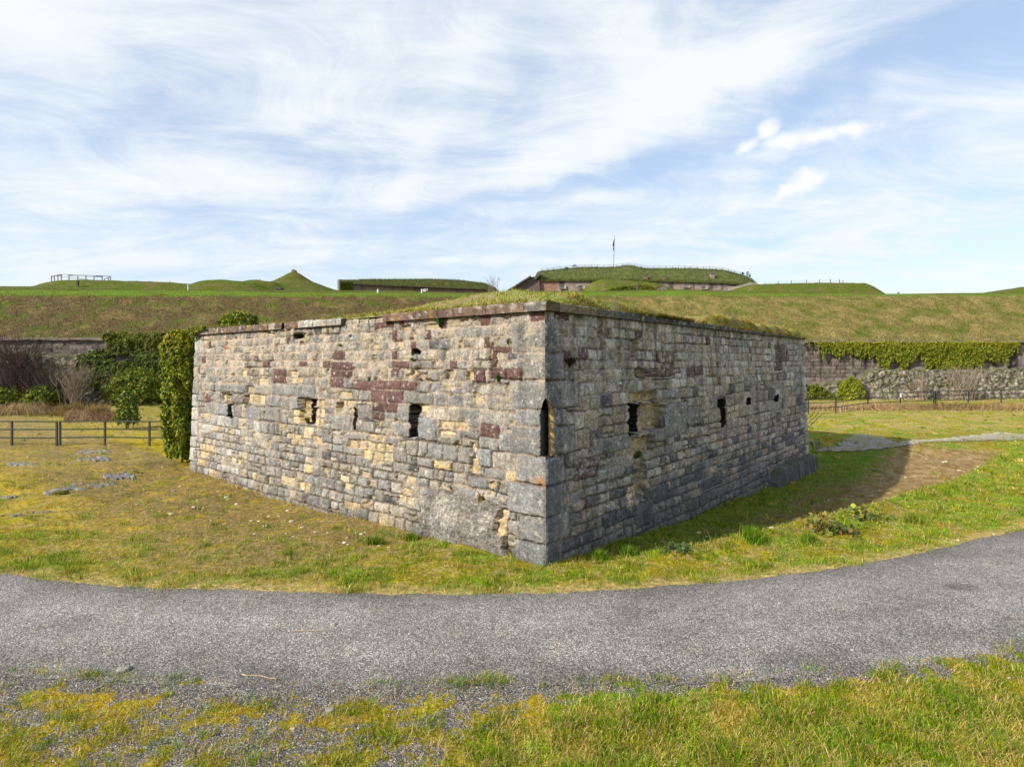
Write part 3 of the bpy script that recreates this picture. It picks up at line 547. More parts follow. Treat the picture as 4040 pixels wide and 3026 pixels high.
    rock = .017*fbm(U*7, V*7, seed + 9, 4, .65) + .011*fbm(U*22, V*22, seed + 10, 3, .7)
    H = lerp(jd, hh + bulge, joint) + rock*rgh*np.where(np.isin(typ, (QUOIN, BLOCK)), .55, 1.0)
    H = np.where((typ == YEL) | (typ == RECESS), H + .022*fbm(U*6, V*12, seed + 11, 4, .7), H)
    lost = sstep(.34, .56, fbm(U*1.9, V*2.3, seed + 12, 5, .62) + .06*rgh) * np.where(np.isin(typ, (GREY, WARM, TAN)), 1, 0)
    H = H - .07*lost
    # colour
    c = PAL[typ]*tint[..., None]; c = c*(1 + hue[..., None]*np.array([.05, .0, -.07]))
    c = c*(1 + .45*fbm(U*3.3, V*3.3, seed + 20, 4, .65))[..., None]*(1 + .55*fbm(U*13, V*13, seed + 21, 4, .75))[..., None]
    c = blend(c, np.array([.50, .38, .20]), lost*.85)
    edge_w = sstep(.08, .02, d)*sstep(.0, .5, fbm(U*6, V*6, seed + 22, 3))*np.where(np.isin(typ, (GREY, WARM, BLOCK, TAN)), 1, 0); c = blend(c, np.array([.42, .36, .27]), edge_w*.6)
    mort = lerp(np.array([.12, .10, .08]), np.array([.37, .30, .24]) if side == 'L' else np.array([.27, .25, .225]), point[..., None]); c = lerp(mort*(1 + .3*fbm(U*9, V*9, seed + 23, 3))[..., None], c, joint[..., None])
    c = np.where(((typ == RED) & (joint < .99))[..., None], lerp(c, PAL[RED]*.8, .75), c)
    yp = sstep(-.25, .25, fbm(U*3.5, V*4.5, seed + 30, 4, .65)); c = np.where((typ == YEL)[..., None], lerp(np.array([.33, .30, .26]), c, (.45 + .55*yp)[..., None]), c)
    white = sstep(.24, .55, fbm(U*5, V*6, seed + 24, 5, .72)); c = blend(c, np.array([.55, .52, .46]), white*.7*np.where(typ == HOLE, 0, 1))
    cream = sstep(.0, .45, fbm(U*1.6, V*2.4, seed + 29, 5, .65))*(.35 + .65*sstep(2.7, 3.9, V))*(side == 'L'); c = blend(c, np.array([.50, .41, .30]), cream*.55*np.where(np.isin(typ, (HOLE, RED)), 0, 1))
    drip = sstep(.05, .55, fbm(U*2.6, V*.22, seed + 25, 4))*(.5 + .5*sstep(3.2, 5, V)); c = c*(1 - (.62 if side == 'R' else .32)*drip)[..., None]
    mossy = sstep(.5, .72, fbm(U*2.7, V*3.5, seed + 26, 5, .65))*(1 - joint*.6); c = blend(c, np.array([.07, .085, .02]), mossy*.7)
    if side == 'R':
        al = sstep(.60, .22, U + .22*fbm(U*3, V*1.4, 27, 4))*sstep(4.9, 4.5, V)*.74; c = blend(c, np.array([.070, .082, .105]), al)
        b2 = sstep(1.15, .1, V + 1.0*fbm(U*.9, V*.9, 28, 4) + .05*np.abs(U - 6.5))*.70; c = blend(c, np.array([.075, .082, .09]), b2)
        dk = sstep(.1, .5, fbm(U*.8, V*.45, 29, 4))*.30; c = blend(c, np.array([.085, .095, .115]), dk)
        for (u0, v0, su, sv, t) in [(10.2, 1.95, .22, .12, 0), (8.9, 1.45, .3, .1, 0), (9.7, 1.42, .18, .16, 0), (8.1, 1.62, .9, .16, 1), (10.0, 1.35, .3, .2, 1), (13.7, 1.55, .25, .28, 1), (1.2, 1.78, .4, .2, 1), (5.3, 4.05, .5, .3, 1)]:
            g = np.exp(-((U - u0)/su)**2 - ((V - v0)/sv)**2)*sstep(-.15, .3, fbm(U*7, V*7, 30 + int(v0*9), 3)); c = blend(c, np.array([.42, .12, .10]) if t == 0 else np.array([.50, .49, .47]), g*.6)
    else:
        rb2 = typ == RENDER; c[rb2] = c[rb2]*(.78 + .5*sstep(-.2, .4, fbm(U*1.3, V*1.3, 31, 4)))[rb2][..., None]
        g = np.exp(-((U - .12)/.16)**2 - ((V - 1.62)/.10)**2); c = blend(c, np.array([.42, .20, .07]), g*.8)
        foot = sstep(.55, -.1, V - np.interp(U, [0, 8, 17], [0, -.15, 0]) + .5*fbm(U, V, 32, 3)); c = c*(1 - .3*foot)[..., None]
    c[hd] = PAL[HOLE]*1.2  # holes and their jambs painted near-black for the shade inside
    if side == 'R': c = blend(c*1.35, (c*1.35).mean(-1, keepdims=True)*np.array([1.06, .98, .96]), np.full(sh, .28)); c = c*(1 + .45*fbm(U*9, V*9, 45, 4, .8) + .30*fbm(U*2.3, V*2.3, 46, 4))[..., None]; c = blend(c, np.array([.52, .50, .48]), sstep(.16, .46, fbm(U*6.5, V*7.5, 47, 5, .75))*.7*(.35 + .65*sstep(2.2, 3.6, V))); c[hd] = PAL[HOLE]  # shaded wall's colours lifted and contrast raised to offset its dim light
    # geometry
    z01 = (ZT - V)/(ZT - 0.0); bt = .15*z01; fade = np.exp(-U/.05); e = .012*fbm(V*6, V*0, 33, 4, .65) - .012*(1 - sstep(0, .02, np.abs(np.stack([V - q[0] for q in QUO['L']])).min(0)))
    far = sstep(L - 1.2, L, U)
    Hm = lerp(H, e, np.exp(-(U/.025)**2)); other = (bt + e)*(1 - sstep(0, 1.2, U))
    o2 = -bt*sstep(L - 1.5, L, U)
    out, along = (nL, eL) if side == 'L' else (nR, eR); cross = -along    # the other wall's outward side
    off = (Hm + bt)
    X = C0[0] + along[0]*(U - other - o2) + out[0]*off; Y = C0[1] + along[1]*(U - other - o2) + out[1]*off
    q = gridq(*sh); uc, vcn = U.ravel()[q].mean(1), V.ravel()[q].mean(1); keep = uc > notch_w(vcn, NOTCH[3] if side == 'L' else NOTCH[4]) * (1 + .35*noise2(vcn*22, vcn*0, 34))
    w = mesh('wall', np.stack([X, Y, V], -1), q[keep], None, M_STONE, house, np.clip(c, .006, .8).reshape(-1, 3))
    w['label'] = 'sunlit grey and yellow stone wall left of the corner' if side == 'L' else 'shaded dark-streaked stone wall right of the corner'
build_wall('L'); build_wall('R')
def build_loophole():
    zs = np.linspace(NOTCH[0] - .03, NOTCH[2] + .02, 70); V, C = [], []
    for z in zs:
        t = max(0.0, min(1.0, (NOTCH[2] + .02 - z)/(NOTCH[2] - NOTCH[1]))) if z > NOTCH[1] else 1.0
        bt = .15*(ZT - z)/ZT; w1, w2 = NOTCH[3]*t + .03, NOTCH[4]*t + .03; n = lambda k: .018*float(fbm(np.array(z*9.0), np.array(k*3.0), 35, 3))
        dep = 1.0 if z < NOTCH[1] else .12 + .25*t
        pts = [(w1, -bt - .004, 0), (w1 - .01, .05, 0), (w1 + .10 + n(1), dep*.6, 0), (w1 + .45, dep*1.1, 1), (.32, dep + .2, 1), (.10 + .1*(1 - t), .34*t + .08, 1), (-bt*.3 + .05 + n(2), .06*t + .10 + n(3), 2), (-bt*.6 + .015 + n(4), .10 + .06*t + n(5), 2), (-bt - .004, w2, 2)]
        for a, b, k in pts:
            x, y = P2(a, b); V.append((x, y, z)); c = [(.12, .115, .11), (.03, .027, .024), (.52, .38, .19)][k]; C.append(np.array(c)*(1 + .4*n(k + 6)*20))  # innermost faces near-black: the shade of the slit put into the colour
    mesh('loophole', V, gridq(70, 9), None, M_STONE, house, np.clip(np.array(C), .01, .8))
    b = MB(); bt = .15*(ZT - NOTCH[0])/ZT
    def poly(z, c):
        p = [P2(*q) for q in [(-bt + .005, -bt + .005), (.2, -bt + .005), (.55, 1.1), (.32, 1.2), (-bt + .005, .26)]]; b.add([(x, y, z) for x, y in p], None, [[0, 1, 4], [1, 2, 3], [1, 3, 4]], c)
    poly(NOTCH[0] - .005, (.22, .19, .15)); b.build('loophole_sill', M_STONE, house)
build_loophole()
def plain_face(p, q, name='wall'):      # the two rear walls
    p, q = np.array(p), np.array(q); n = 120; t = np.linspace(0, 1, n); vs = np.linspace(ZB, ZT, 60); T, V = np.meshgrid(t, vs)
    d = q - p; Ld = np.hypot(*d); nrm = np.array([d[1], -d[0]])/Ld; h = .02*fbm(T*Ld*4, V*5, 36, 3)*np.sin(np.pi*T); s = T*Ld
    c = np.array([.24, .23, .21])*(1 + .35*fbm(s*2.2, V*3.4, 37, 4))[..., None]
    mesh(name, np.stack([p[0] + d[0]*T + nrm[0]*h, p[1] + d[1]*T + nrm[1]*h, V], -1), gridq(60, n), None, M_STONE, house, np.clip(c, .01, .8).reshape(-1, 3))
plain_face(P2(LEN_L - .2, 0), P2(LEN_L - .2, LEN_R)); plain_face(P2(LEN_L - .2, LEN_R), P2(0, LEN_R))
# coping stones
def coping(side, s0, s1, dep, proj, c, z0=ZT + .003, z1=5.235, rough=.012, seed=0):
    n, m, k = max(2, int((s1 - s0)/.07)), 8, 5
    S, D = np.meshgrid(np.linspace(s0 + .006, s1 - .006, n), np.concatenate([np.full(k, proj), np.linspace(proj, -dep, m)[1:], np.full(k - 1, -dep)]), indexing='ij')
    Zr = np.concatenate([np.linspace(z0, z1, k), np.full(m - 1, z1), np.linspace(z1, z0, k)[1:]]); Z = np.broadcast_to(Zr[None], S.shape).copy()
    no = fbm(S*6 + seed, Z*9 + D*6, 38, 4, .65); en = np.minimum(S - s0, s1 - S); round_ = .012*np.exp(-(en/.02)**2)
    corner = (np.abs(D - proj) < .01) & (Z > z1 - .01); D2 = D + rough*no - round_*(D > 0) - .015*corner; Z2 = Z + np.where(Z > z1 - .01, rough*no*.8 - round_ - .012*corner, .004*no)
    a, b = (S, -D2) if side == 'L' else (-D2, S); X, Y = P2(a, b)
    cc = np.array(c)*(1 + .4*fbm(S*3 + seed, Z*4, 39, 4))[..., None]*(1 + .3*fbm(S*14, Z*14, 40, 3))[..., None]
    drip = sstep(.1, .5, fbm(S*7, Z*.6 + seed, 42, 3)); cc = blend(cc, cc*.45, drip*.7); spot = sstep(.16, .42, fbm(S*6, Z*8 + D*5, 43, 5, .7)); cc = blend(cc, np.array([.46, .43, .37]), spot*.7)
    om = sstep(.26, .5, fbm(S*2.5 + 3*seed, D*2.5 + Z*1.5, 44, 3)); cc = blend(cc, np.array([.30, .17, .02]) if side == 'L' else np.array([.17, .14, .02]), om*.55)
    mm, nn = S.shape
    V = np.stack([X, Y, Z2], -1).reshape(-1, 3); q = gridq(mm, nn)
    caps = [[0 + j for j in range(nn)], [(mm - 1)*nn + j for j in range(nn)]]; T = []
    for cp in caps:
        for j in range(1, nn - 1): T.append([cp[0], cp[j], cp[j + 1]])
    mesh('coping_stone', V, q, T, M_STONE, house, np.clip(cc, .01, .8).reshape(-1, 3))
def build_copings():
    rg = random.Random(5); s = -.30
    reds = [(.155, .10, .08), (.12, .08, .07), (.17, .12, .095), (.11, .08, .072)]; pale = [(.36, .35, .33), (.31, .30, .29)]
    while s < LEN_L - .05:
        if s < .1: w, c, pr = .62, (.13, .125, .12), .29
        elif s < 4.87: w, c, pr = rg.uniform(.75, 1.25), rg.choice(reds), .12 + .15 - .15
        elif s < 6.81: w, c, pr = rg.uniform(.25, .5), (.34, .29, .22), -.02
        elif s < 8.76: w, c, pr = rg.uniform(.7, 1.1), rg.choice(pale), .12
        elif s < 10.6: w, c, pr = rg.uniform(.3, .6), rg.choice(reds + [(.34, .30, .26)]), rg.choice([.10, .02])
        elif s < 15.2: w, c, pr = rg.uniform(.5, .95), rg.choice(reds + [(.22, .19, .17), (.19, .165, .15), (.26, .24, .22)]), .12
        else: w, c, pr = rg.uniform(.6, .9), (.28, .27, .265), .13
        low = 4.87 <= s < 6.81
        if s < .1: coping('L', -.14, .46, .34, .14, (.14, .13, .12), seed=1)
        else: coping('L', max(s, .47), min(s + w, LEN_L), .32, pr if pr < .2 else .13, c, z1=5.17 + rg.uniform(-.04, .03) if low else 5.235 + rg.uniform(-.012, .012), rough=.035 if low or pr < .05 else .013, seed=s*3.7)
        s = s + w if s >= .1 else .46
    s = .345
    while s < LEN_R - .05:
        w = rg.uniform(.8, 1.5); c = (.24, .19, .13) if s < .5 else rg.choice([(.10, .10, .10), (.13, .12, .115), (.09, .095, .105), (.15, .135, .12)])
        coping('R', s, min(s + w, LEN_R + .1), .32, .13, c, z1=5.235 - .008*s + rg.uniform(-.01, .01), z0=ZT + .003, seed=s*2.3 + 40); s += w
build_copings()
def roof_z(a, b, detail=True):
    d = np.minimum(a, b); fa = 1 - .93*sstep(5.2, 11.5, a); H = 1.30*fa*(1 - .5*sstep(4, 16, b))
    z = 5.19 + H*sstep(-.9, 6.0, d)*.95 - .012*b
    z = z + .44*sstep(-.06, .32, a)*sstep(8.2, 9.6, b)*np.exp(-(a/1.6)**2)*(1 + .35*fbm(b*.9, a*0, 89, 3)) + .26*sstep(-.05, .35, a)*np.exp(-(a/1.4)**2)*sstep(7.4, 4.5, b)*sstep(.2, 1.5, b)
    if detail: z = z + (.06*fbm(a*1.3, b*1.3, 91, 4) + .03*fbm(a*5, b*5, 92, 3))*sstep(.05, .5, d)
    return z
def build_roof():
    A, B = np.meshgrid(np.concatenate([np.linspace(.03, 3, 60), np.linspace(3, LEN_L - .25, 90)[1:]]), np.concatenate([np.linspace(.03, 3, 60), np.linspace(3, LEN_R - .05, 100)[1:]]))
    ed = np.minimum(A, B); j = .10*fbm(A*2.2, B*2.2, 93, 4)*np.exp(-ed/.25); Z = roof_z(A, B)
    Z = np.where(ed < .04, 5.19 - .012*B, Z)
    X, Y = P2(A + j*(A < B), B + j*(B < A))
    n1, n2 = fbm(A*.9, B*.9, 94, 4), fbm(A*3, B*3, 95, 4)
    c = np.broadcast_to(BROWN*1.0, A.shape + (3,)); c = blend(c, STRAW*.6, sstep(-.1, .4, n2)*.7); c = blend(c, GREEN*1.1, sstep(-.15, .3, n1)*.75)
    c = blend(c, np.array([.16, .12, .01]), sstep(.9, .1, A)*sstep(2, 5, B)*.75)
    m, N, L, Bs = material('roof_turf'); k = col_attr(N); f1 = tex(N, L, 'ShaderNodeTexNoise', 22, 6, .75)
    k = mixc(N, L, 1.0, k, ramp(N, L, f1.outputs['Fac'], [(.3, .4), (.5, 1.0), (.72, 1.7)]), 'MULTIPLY'); L.new(k, Bs.inputs['Base Color']); Bs.inputs['Roughness'].default_value = .95; bump(N, L, Bs, f1.outputs['Fac'], .8, .05)
    mesh('turf_roof', np.stack([X, Y, Z], -1), gridq(*A.shape), None, m, house, np.clip(c, .005, 1).reshape(-1, 3))
build_roof()
def build_plinth():
    us = np.linspace(13.7, LEN_R + .22, 130); t = np.linspace(0, 1, 40); U, T = np.meshgrid(us, t)
    top = -.10 - .02*(U - 14) + .07*fbm(U*1.5, U*0, 96, 3) - .45*sstep(14.6, 13.8, U); bt = .15*(ZT - top)/ZT
    Z = np.where(T < .75, lerp(-1.3, top, T/.75), top + .10*(T - .75)/.25); out = np.where(T < .75, bt + .34 + .16*(1 - T/.75), lerp(bt + .34, bt - .03, (T - .75)/.25))
    out = out*sstep(13.69, 13.95, U) + (bt)*(1 - sstep(13.69, 13.95, U)) + .025*fbm(U*4, T*5, 97, 4)
    X, Y = P2(-out, U); c = np.array([.095, .10, .105])*(1 + .5*fbm(U*2.5, T*2.2, 98, 4))[..., None]; c = blend(c, np.array([.30, .30, .29]), sstep(.2, .5, fbm(U*4, T*1.2, 99, 4))*.5)
    c = blend(c, np.array([.08, .10, .02]), (T > .75)*.6*sstep(-.2, .3, fbm(U*2, T*3, 88, 3)))
    V = np.stack([X, Y, Z], -1); end = V[:, -1].copy(); inn = end.copy(); inn[:, 0] += eL[0]*.9; inn[:, 1] += eL[1]*.9
    W = np.concatenate([V.reshape(-1, 3), end, inn]); n0 = V.shape[0]*V.shape[1]; k = np.arange(39); q2 = np.stack([n0 + k, n0 + 40 + k, n0 + 41 + k, n0 + 1 + k], -1)
    mesh('plinth', W, np.concatenate([gridq(40, 130), q2]), None, M_STONE, house, np.concatenate([np.clip(c, .01, .8).reshape(-1, 3), np.full((80, 3), .11)]))
build_plinth()
# ---------------------------------------------------------------- vegetation helpers
def blades(P, length, width, lean, colr, name, mat=None, parent=None, wind=None, segs=2, seed=1):
    """grass blades as bent strips; P root points, one row each"""
    r = np.random.default_rng(seed); n = len(P); P = np.asarray(P, float)
    length, width, lean = (np.broadcast_to(np.asarray(v, float), (n,)) for v in (length, width, lean))
    az = r.uniform(0, 2*np.pi, n); d = np.stack([np.cos(az), np.sin(az)], -1)
    if wind is not None: d = d + np.asarray(wind); d /= np.linalg.norm(d, axis=1)[:, None] + 1e-6
    fa = r.uniform(0, np.pi, n); w = np.stack([np.cos(fa), np.sin(fa), np.zeros(n)], -1)*(width/2)[:, None]
    ang0, ang1 = lean*.5, lean*1.5
    s1 = np.stack([d[:, 0]*np.sin(ang0), d[:, 1]*np.sin(ang0), np.cos(ang0)], -1)*(length*.55)[:, None]
    s2 = np.stack([d[:, 0]*np.sin(ang1), d[:, 1]*np.sin(ang1), np.cos(ang1)], -1)*(length*.45)[:, None]
    m = P + s1; t = m + s2
    V = np.stack([P - w, P + w, m + w*.75, m - w*.75, t], 1).reshape(-1, 3)
    i = np.arange(n)*5; Q = np.stack([i, i + 1, i + 2, i + 3], -1); T = np.stack([i + 3, i + 2, i + 4], -1)
    c = np.repeat(np.asarray(colr, float), 5, axis=0).reshape(n, 5, 3)
    return mesh(name, V, Q, T, mat or M_BLADE, parent, np.clip(c, .003, .9).reshape(-1, 3), smooth=False)
def leaves(P, Nrm, size, colr, name, parent=None, seed=1, aspect=.8, droop=.4, spread=.7, mat=None):
    """kite-shaped folded leaves at P, facing Nrm loosely"""
    r = np.random.default_rng(seed); n = len(P); P = np.asarray(P, float)
    f = np.asarray(Nrm, float) + r.normal(0, spread, (n, 3)); f /= np.linalg.norm(f, axis=1)[:, None] + 1e-6
    up = np.array([0, 0, 1.0]) + r.normal(0, .5, (n, 3)); a = np.cross(up, f); a /= np.linalg.norm(a, axis=1)[:, None] + 1e-6; b = np.cross(f, a)
    s = np.broadcast_to(np.asarray(size, float), (n,))[:, None]*r.uniform(.6, 1.3, (n, 1))
    tip = -b*s*.6 + f*s*-droop*.4; base = b*s*.45; l = -a*s*aspect*.5 + b*s*.1 - f*s*.12; q = a*s*aspect*.5 + b*s*.1 - f*s*.12
    V = np.stack([P + base, P + l, P + tip, P + q], 1).reshape(-1, 3); i = np.arange(n)*4
    T = np.concatenate([np.stack([i, i + 1, i + 2], -1), np.stack([i, i + 2, i + 3], -1)])
    return mesh(name, V, None, T, mat or M_LEAF, parent, np.clip(np.repeat(colr, 4, axis=0), .003, .9), smooth=False)
def twigs(name, base, n, height, spread, rad, c, parent=None, seed=1, curl=.35, sub=3, up=1.0):
    r = np.random.default_rng(seed); b = MB()
    for k in range(n):
        p = np.array(base, float) + np.array([r.normal(0, spread*.25), r.normal(0, spread*.25), 0]); az = r.uniform(0, 2*np.pi); h = height*r.uniform(.55, 1.0)
        t = np.linspace(0, 1, 6); out = spread*r.uniform(.2, 1.0)
        pts = np.stack([p[0] + np.cos(az)*out*t**1.5 + .04*h*np.cumsum(r.normal(0, curl, 6)), p[1] + np.sin(az)*out*t**1.5 + .04*h*np.cumsum(r.normal(0, curl, 6)), p[2] + h*up*t], -1)
        b.tube(pts, rad*np.linspace(1, .35, 6), 4, np.array(c)*r.uniform(.7, 1.3))
        for q in range(sub):
            i = r.integers(1, 5); o = pts[i]; a2 = az + r.normal(0, 1.2); l = h*r.uniform(.18, .4)
            sp = np.stack([o, o + np.array([np.cos(a2)*l*.35, np.sin(a2)*l*.35, l*.35]), o + np.array([np.cos(a2)*l*.6, np.sin(a2)*l*.6, l*.85])])
            b.tube(sp, rad*np.array([.6, .45, .25]), 3, np.array(c)*r.uniform(.7, 1.3))
    return b.build(name, M_WOOD, parent)
GRASSC = np.array([(.10, .20, .004), (.17, .25, .006), (.28, .25, .006), (.06, .13, .005), (.52, .38, .14), (.33, .22, .07)])
def grass_colours(n, r, straw):
    k = r.integers(0, 4, n); k = np.where(r.random(n) < straw, 4 + (r.random(n) < .4), k); return GRASSC[k]*r.uniform(.65, 1.35, (n, 1))
# ---------------------------------------------------------------- grass over the ground
def build_grass():
    r = np.random.default_rng(11)
    def sample(n, y0, y1, m=1.0):
        u = r.random(n); y = 1/(1/y0 - u*(1/y0 - 1/y1)); x = r.uniform(-1, 1, n)*(m*y + .5); return x, y
    def put(name, n, ntuft, y0, y1, hmin, hmax, wid, label, straw0=.22, dens=1.0, short=1.0):
        x, y = sample(n, y0, y1); c, gr, gs = cover(x, y); a, b = ab(x, y)
        cl = fbm(x*3.1, y*3.1, 301, 4); p = np.clip(gs*1.1*sstep(-.35, .25, cl + .2) + .05, 0, 1)*dens
        rough = .06*fbm(x*4, y*4, 302, 3)
        ok = (r.random(n) < p)*(~road_mask(x, y, -.02 + rough*1.2))*((a < -.02) | (b < -.02) | (a > LEN_L) | (b > LEN_R))*(y < y_scarp(x) - 1.2)*(r.random(n) > gr*1.05)
        ok &= ~((y > 30.5) & (y < 34.2) & (x > 12) & (np.abs(y - 32.3) < .45))
        x, y, gs, cl = x[ok], y[ok], gs[ok], cl[ok]; z = ground_z(x, y) - .006; k = len(x)
        gz_ = sstep(-.12, .22, fbm(x*1.5, y*1.5, 308, 4) + .45*fbm(x*5, y*5, 309, 3) + .25*(gs - .5)); h = r.uniform(hmin, hmax, k)*(.45 + .8*gz_)
        rimv = sstep(.5, .0, np.minimum(np.abs(y - y_far(x)), 9)); strw = straw0*.4 + .55*(1 - gz_) + .45*rimv
        a, b = ab(x, y); nearw = sstep(.5, .0, np.minimum(np.where(b < 0, -b, 9), np.where(a < 0, -a, 9))); h = h*(1 + .9*nearw*r.random(k)); strw = strw*(1 - .6*nearw)
        cc = grass_colours(k, r, np.clip(strw, 0, .9)); st = cc[:, 0] > cc[:, 1]; lean = np.where(st, r.uniform(1.05, 1.5, k), r.uniform(.35, 1.15, k)); h = np.where(st, h*1.25, h)
        # denser tufts: several blades fanning out of one root
        tx, ty = sample(ntuft, y0, y1); _, gr, gs = cover(tx, ty); a, b = ab(tx, ty); cl = fbm(tx*2.3, ty*2.3, 303, 4)
        ok = (r.random(ntuft) < np.clip(gs*1.2*sstep(-.2, .25, cl) + .04, 0, 1))*(~road_mask(tx, ty, -.05 + .10*fbm(tx*3, ty*3, 304, 3)))*((a < -.05) | (b < -.05) | (a > LEN_L + .2) | (b > LEN_R + .2))*(ty < y_scarp(tx) - 1.5)*(r.random(ntuft) > gr*.9)
        ok &= ~((ty > 30.5) & (ty < 34.2) & (tx > 12) & (np.abs(ty - 32.3) < .6)); tx, ty = tx[ok], ty[ok]; gt = sstep(-.12, .22, fbm(tx*1.5, ty*1.5, 308, 4) + .45*fbm(tx*5, ty*5, 309, 3) + .12); kp = r.random(len(tx)) < .12 + .88*gt; tx, ty = tx[kp], ty[kp]; m = len(tx); nb = 22
        sc_ = r.uniform(.6, 1.5, m)*(1 + .5*sstep(.0, .5, fbm(tx*.8, ty*.8, 310, 3))); of = r.normal(0, 1, (m, nb, 2)); bx = (tx[:, None] + of[..., 0]*.045*sc_[:, None]).ravel(); by = (ty[:, None] + of[..., 1]*.045*sc_[:, None]).ravel()
        ty_ = r.choice(6, m, p=[.33, .30, .12, .18, .04, .03]); tc = GRASSC[ty_]*r.uniform(.75, 1.5, (m, 1)); tc = np.repeat(tc, nb, axis=0)*r.uniform(.6, 1.35, (m*nb, 1)); dry = r.random(m*nb) < .10; tc[dry] = np.array([.50, .38, .17])*r.uniform(.6, 1.1, (dry.sum(), 1))
        th = np.repeat(sc_, nb)*r.uniform(hmin*.8, hmax*1.15, m*nb); al = lambda u, v: np.concatenate([u, v])
        P_ = np.concatenate([np.stack([x, y, z], -1), np.stack([bx, by, ground_z(bx, by) - .006], -1)]); wd = al(wid*r.uniform(.7, 1.3, k)*np.maximum(1, y/11), wid*1.15*r.uniform(.7, 1.3, m*nb)*np.maximum(1, by/11))
        wi = np.concatenate([np.zeros((k, 2)), of.reshape(-1, 2)*1.3]); ln = al(lean, r.uniform(.25, 1.15, m*nb))
        o = blades(P_, al(h, th), wd, ln, np.concatenate([cc, tc]), name, wind=wi, seed=int(n) % 97); tag(o, label, 'grass', kind='stuff')
    put('grass', 110000, 15000, 5.0, 8.9, .05, .11, .0052, 'short green and straw coloured turf growing in front of the road', .24)
    put('grass', 150000, 19000, 9.4, 20, .05, .115, .0060, 'patchy green and straw grass between the road and the blockhouse', .22)
    put('grass', 120000, 9000, 18, 56, .06, .14, .0065, 'thin dry lawn in the moat behind the blockhouse', .42)
    # moss-like dry straw lying flat over everything near
    n = 70000; x, y = sample(n, 5.0, 24); c, gr, gs = cover(x, y); a, b = ab(x, y)
    ok = (~road_mask(x, y, .03))*((a < -.02) | (b < -.02) | (a > LEN_L))*(r.random(n) > gr*.93)*(fbm(x*2, y*2, 305, 3) > -.25); x, y = x[ok], y[ok]; k = len(x)
    cc = np.array([(.55, .40, .15)])*r.uniform(.4, 1.15, (k, 1)); o = blades(np.stack([x, y, ground_z(x, y) + .004], -1), r.uniform(.06, .2, k), .0045*np.maximum(1, y/11), r.uniform(1.25, 1.5, k), cc, 'dry_straw', seed=5)
    tag(o, 'loose straw coloured dead grass lying flat on the turf', 'straw', kind='stuff')
    # rough tufts on the hill
    n = 260000; x = r.uniform(-62, 66, n); y = y_scarp(x) + .9 + r.random(n)**1.15*34; px = CX + F*x/y; ok = (px > -150) & (px < 4200) & (r.random(n) < np.where(y < y_scarp(x) + 10, 1, .45)); x, y = x[ok], y[ok]; k = len(x)
    z = ground_z(x, y) - .02; c, _, _ = cover(x, y); cl = fbm(x*1.2, y*1.2, 307, 4); cc = c*r.uniform(.4, 1.9, (k, 1))*(1 + .9*cl[:, None]); s = r.random(k) < .16; cc[s] = np.array([.30, .24, .11])*r.uniform(.5, 1.1, (s.sum(), 1))
    up = sstep(y_scarp(x) + 8, y_scarp(x) + 11, y); h = r.uniform(.10, .30, k)*(1 - .6*up)*(1 + .5*cl)
    o = blades(np.stack([x, y, z], -1), h, .030*r.uniform(.6, 1.4, k), r.uniform(.5, 1.3, k), cc, 'hill_grass', seed=6); tag(o, 'rough brown and green grass covering the hillside above the moat', 'grass', kind='stuff')
build_grass()
def build_roof_grass():
    r = np.random.default_rng(12); n = 90000; a = r.random(n)**1.4*14; b = r.random(n)**1.4*LEN_R; sw = r.random(n) < .5
    e = r.random(n)*.25; m = r.random(n) < .22; a = np.where(m & sw, e, a); b = np.where(m & ~sw, e, b)
    ok = (a > -.02) & (b > -.02) & (a < 16) & (b < LEN_R - .1); a, b = a[ok], b[ok]; cl = fbm(a*2, b*2, 311, 4); fade = (1 - .9*sstep(10, 12, a)); ok = r.random(len(a)) < sstep(-.4, .2, cl)*fade; a, b, cl = a[ok], b[ok], cl[ok]; k = len(a)
    x, y = P2(a, b); z = roof_z(a, b) - .01; h = r.uniform(.035, .10, k)*(.7 + .8*sstep(0, .4, cl)); mossy = (np.minimum(a, 9) < .45) & (b > 2.5) & (r.random(k) < .7)
    cc = grass_colours(k, r, .38); cc[mossy] = np.array([.27, .20, .012])*r.uniform(.4, 1.2, (mossy.sum(), 1)); h = np.where(mossy, h*.6, h)
    o = blades(np.stack([x, y, z], -1), h, .013*r.uniform(.7, 1.3, k), r.uniform(.2, 1.2, k), cc, 'roof_grass', parent=house, seed=7); o['kind'] = 'stuff'
    # grass and moss hanging over the shaded coping
    n = 5200; b = np.concatenate([r.normal(5.6, 1.0, n//2), r.uniform(9, LEN_R - .1, n//3), r.uniform(1.5, LEN_R, n - n//2 - n//3)]); a = -r.uniform(.0, .16, n); ok = fbm(b*1.6, b*0, 312, 3) + .25*np.exp(-((b - 5.6)/1.2)**2) > .0; b, a = b[ok], a[ok]; k = len(a)
    x, y = P2(a, b); z = 5.22 - .008*b + r.uniform(-.02, .03, k); cc = np.array([(.15, .115, .012)])*r.uniform(.4, 1.3, (k, 1)); gg = r.random(k) < .4; cc[gg] = np.array([.06, .085, .012])*r.uniform(.5, 1.3, (gg.sum(), 1))
    o = blades(np.stack([x, y, z], -1), r.uniform(.06, .2, k), .016, r.uniform(1.0, 1.75, k), cc, 'hanging_moss', parent=house, wind=nR*1.2, seed=8); o['kind'] = 'stuff'
build_roof_grass()
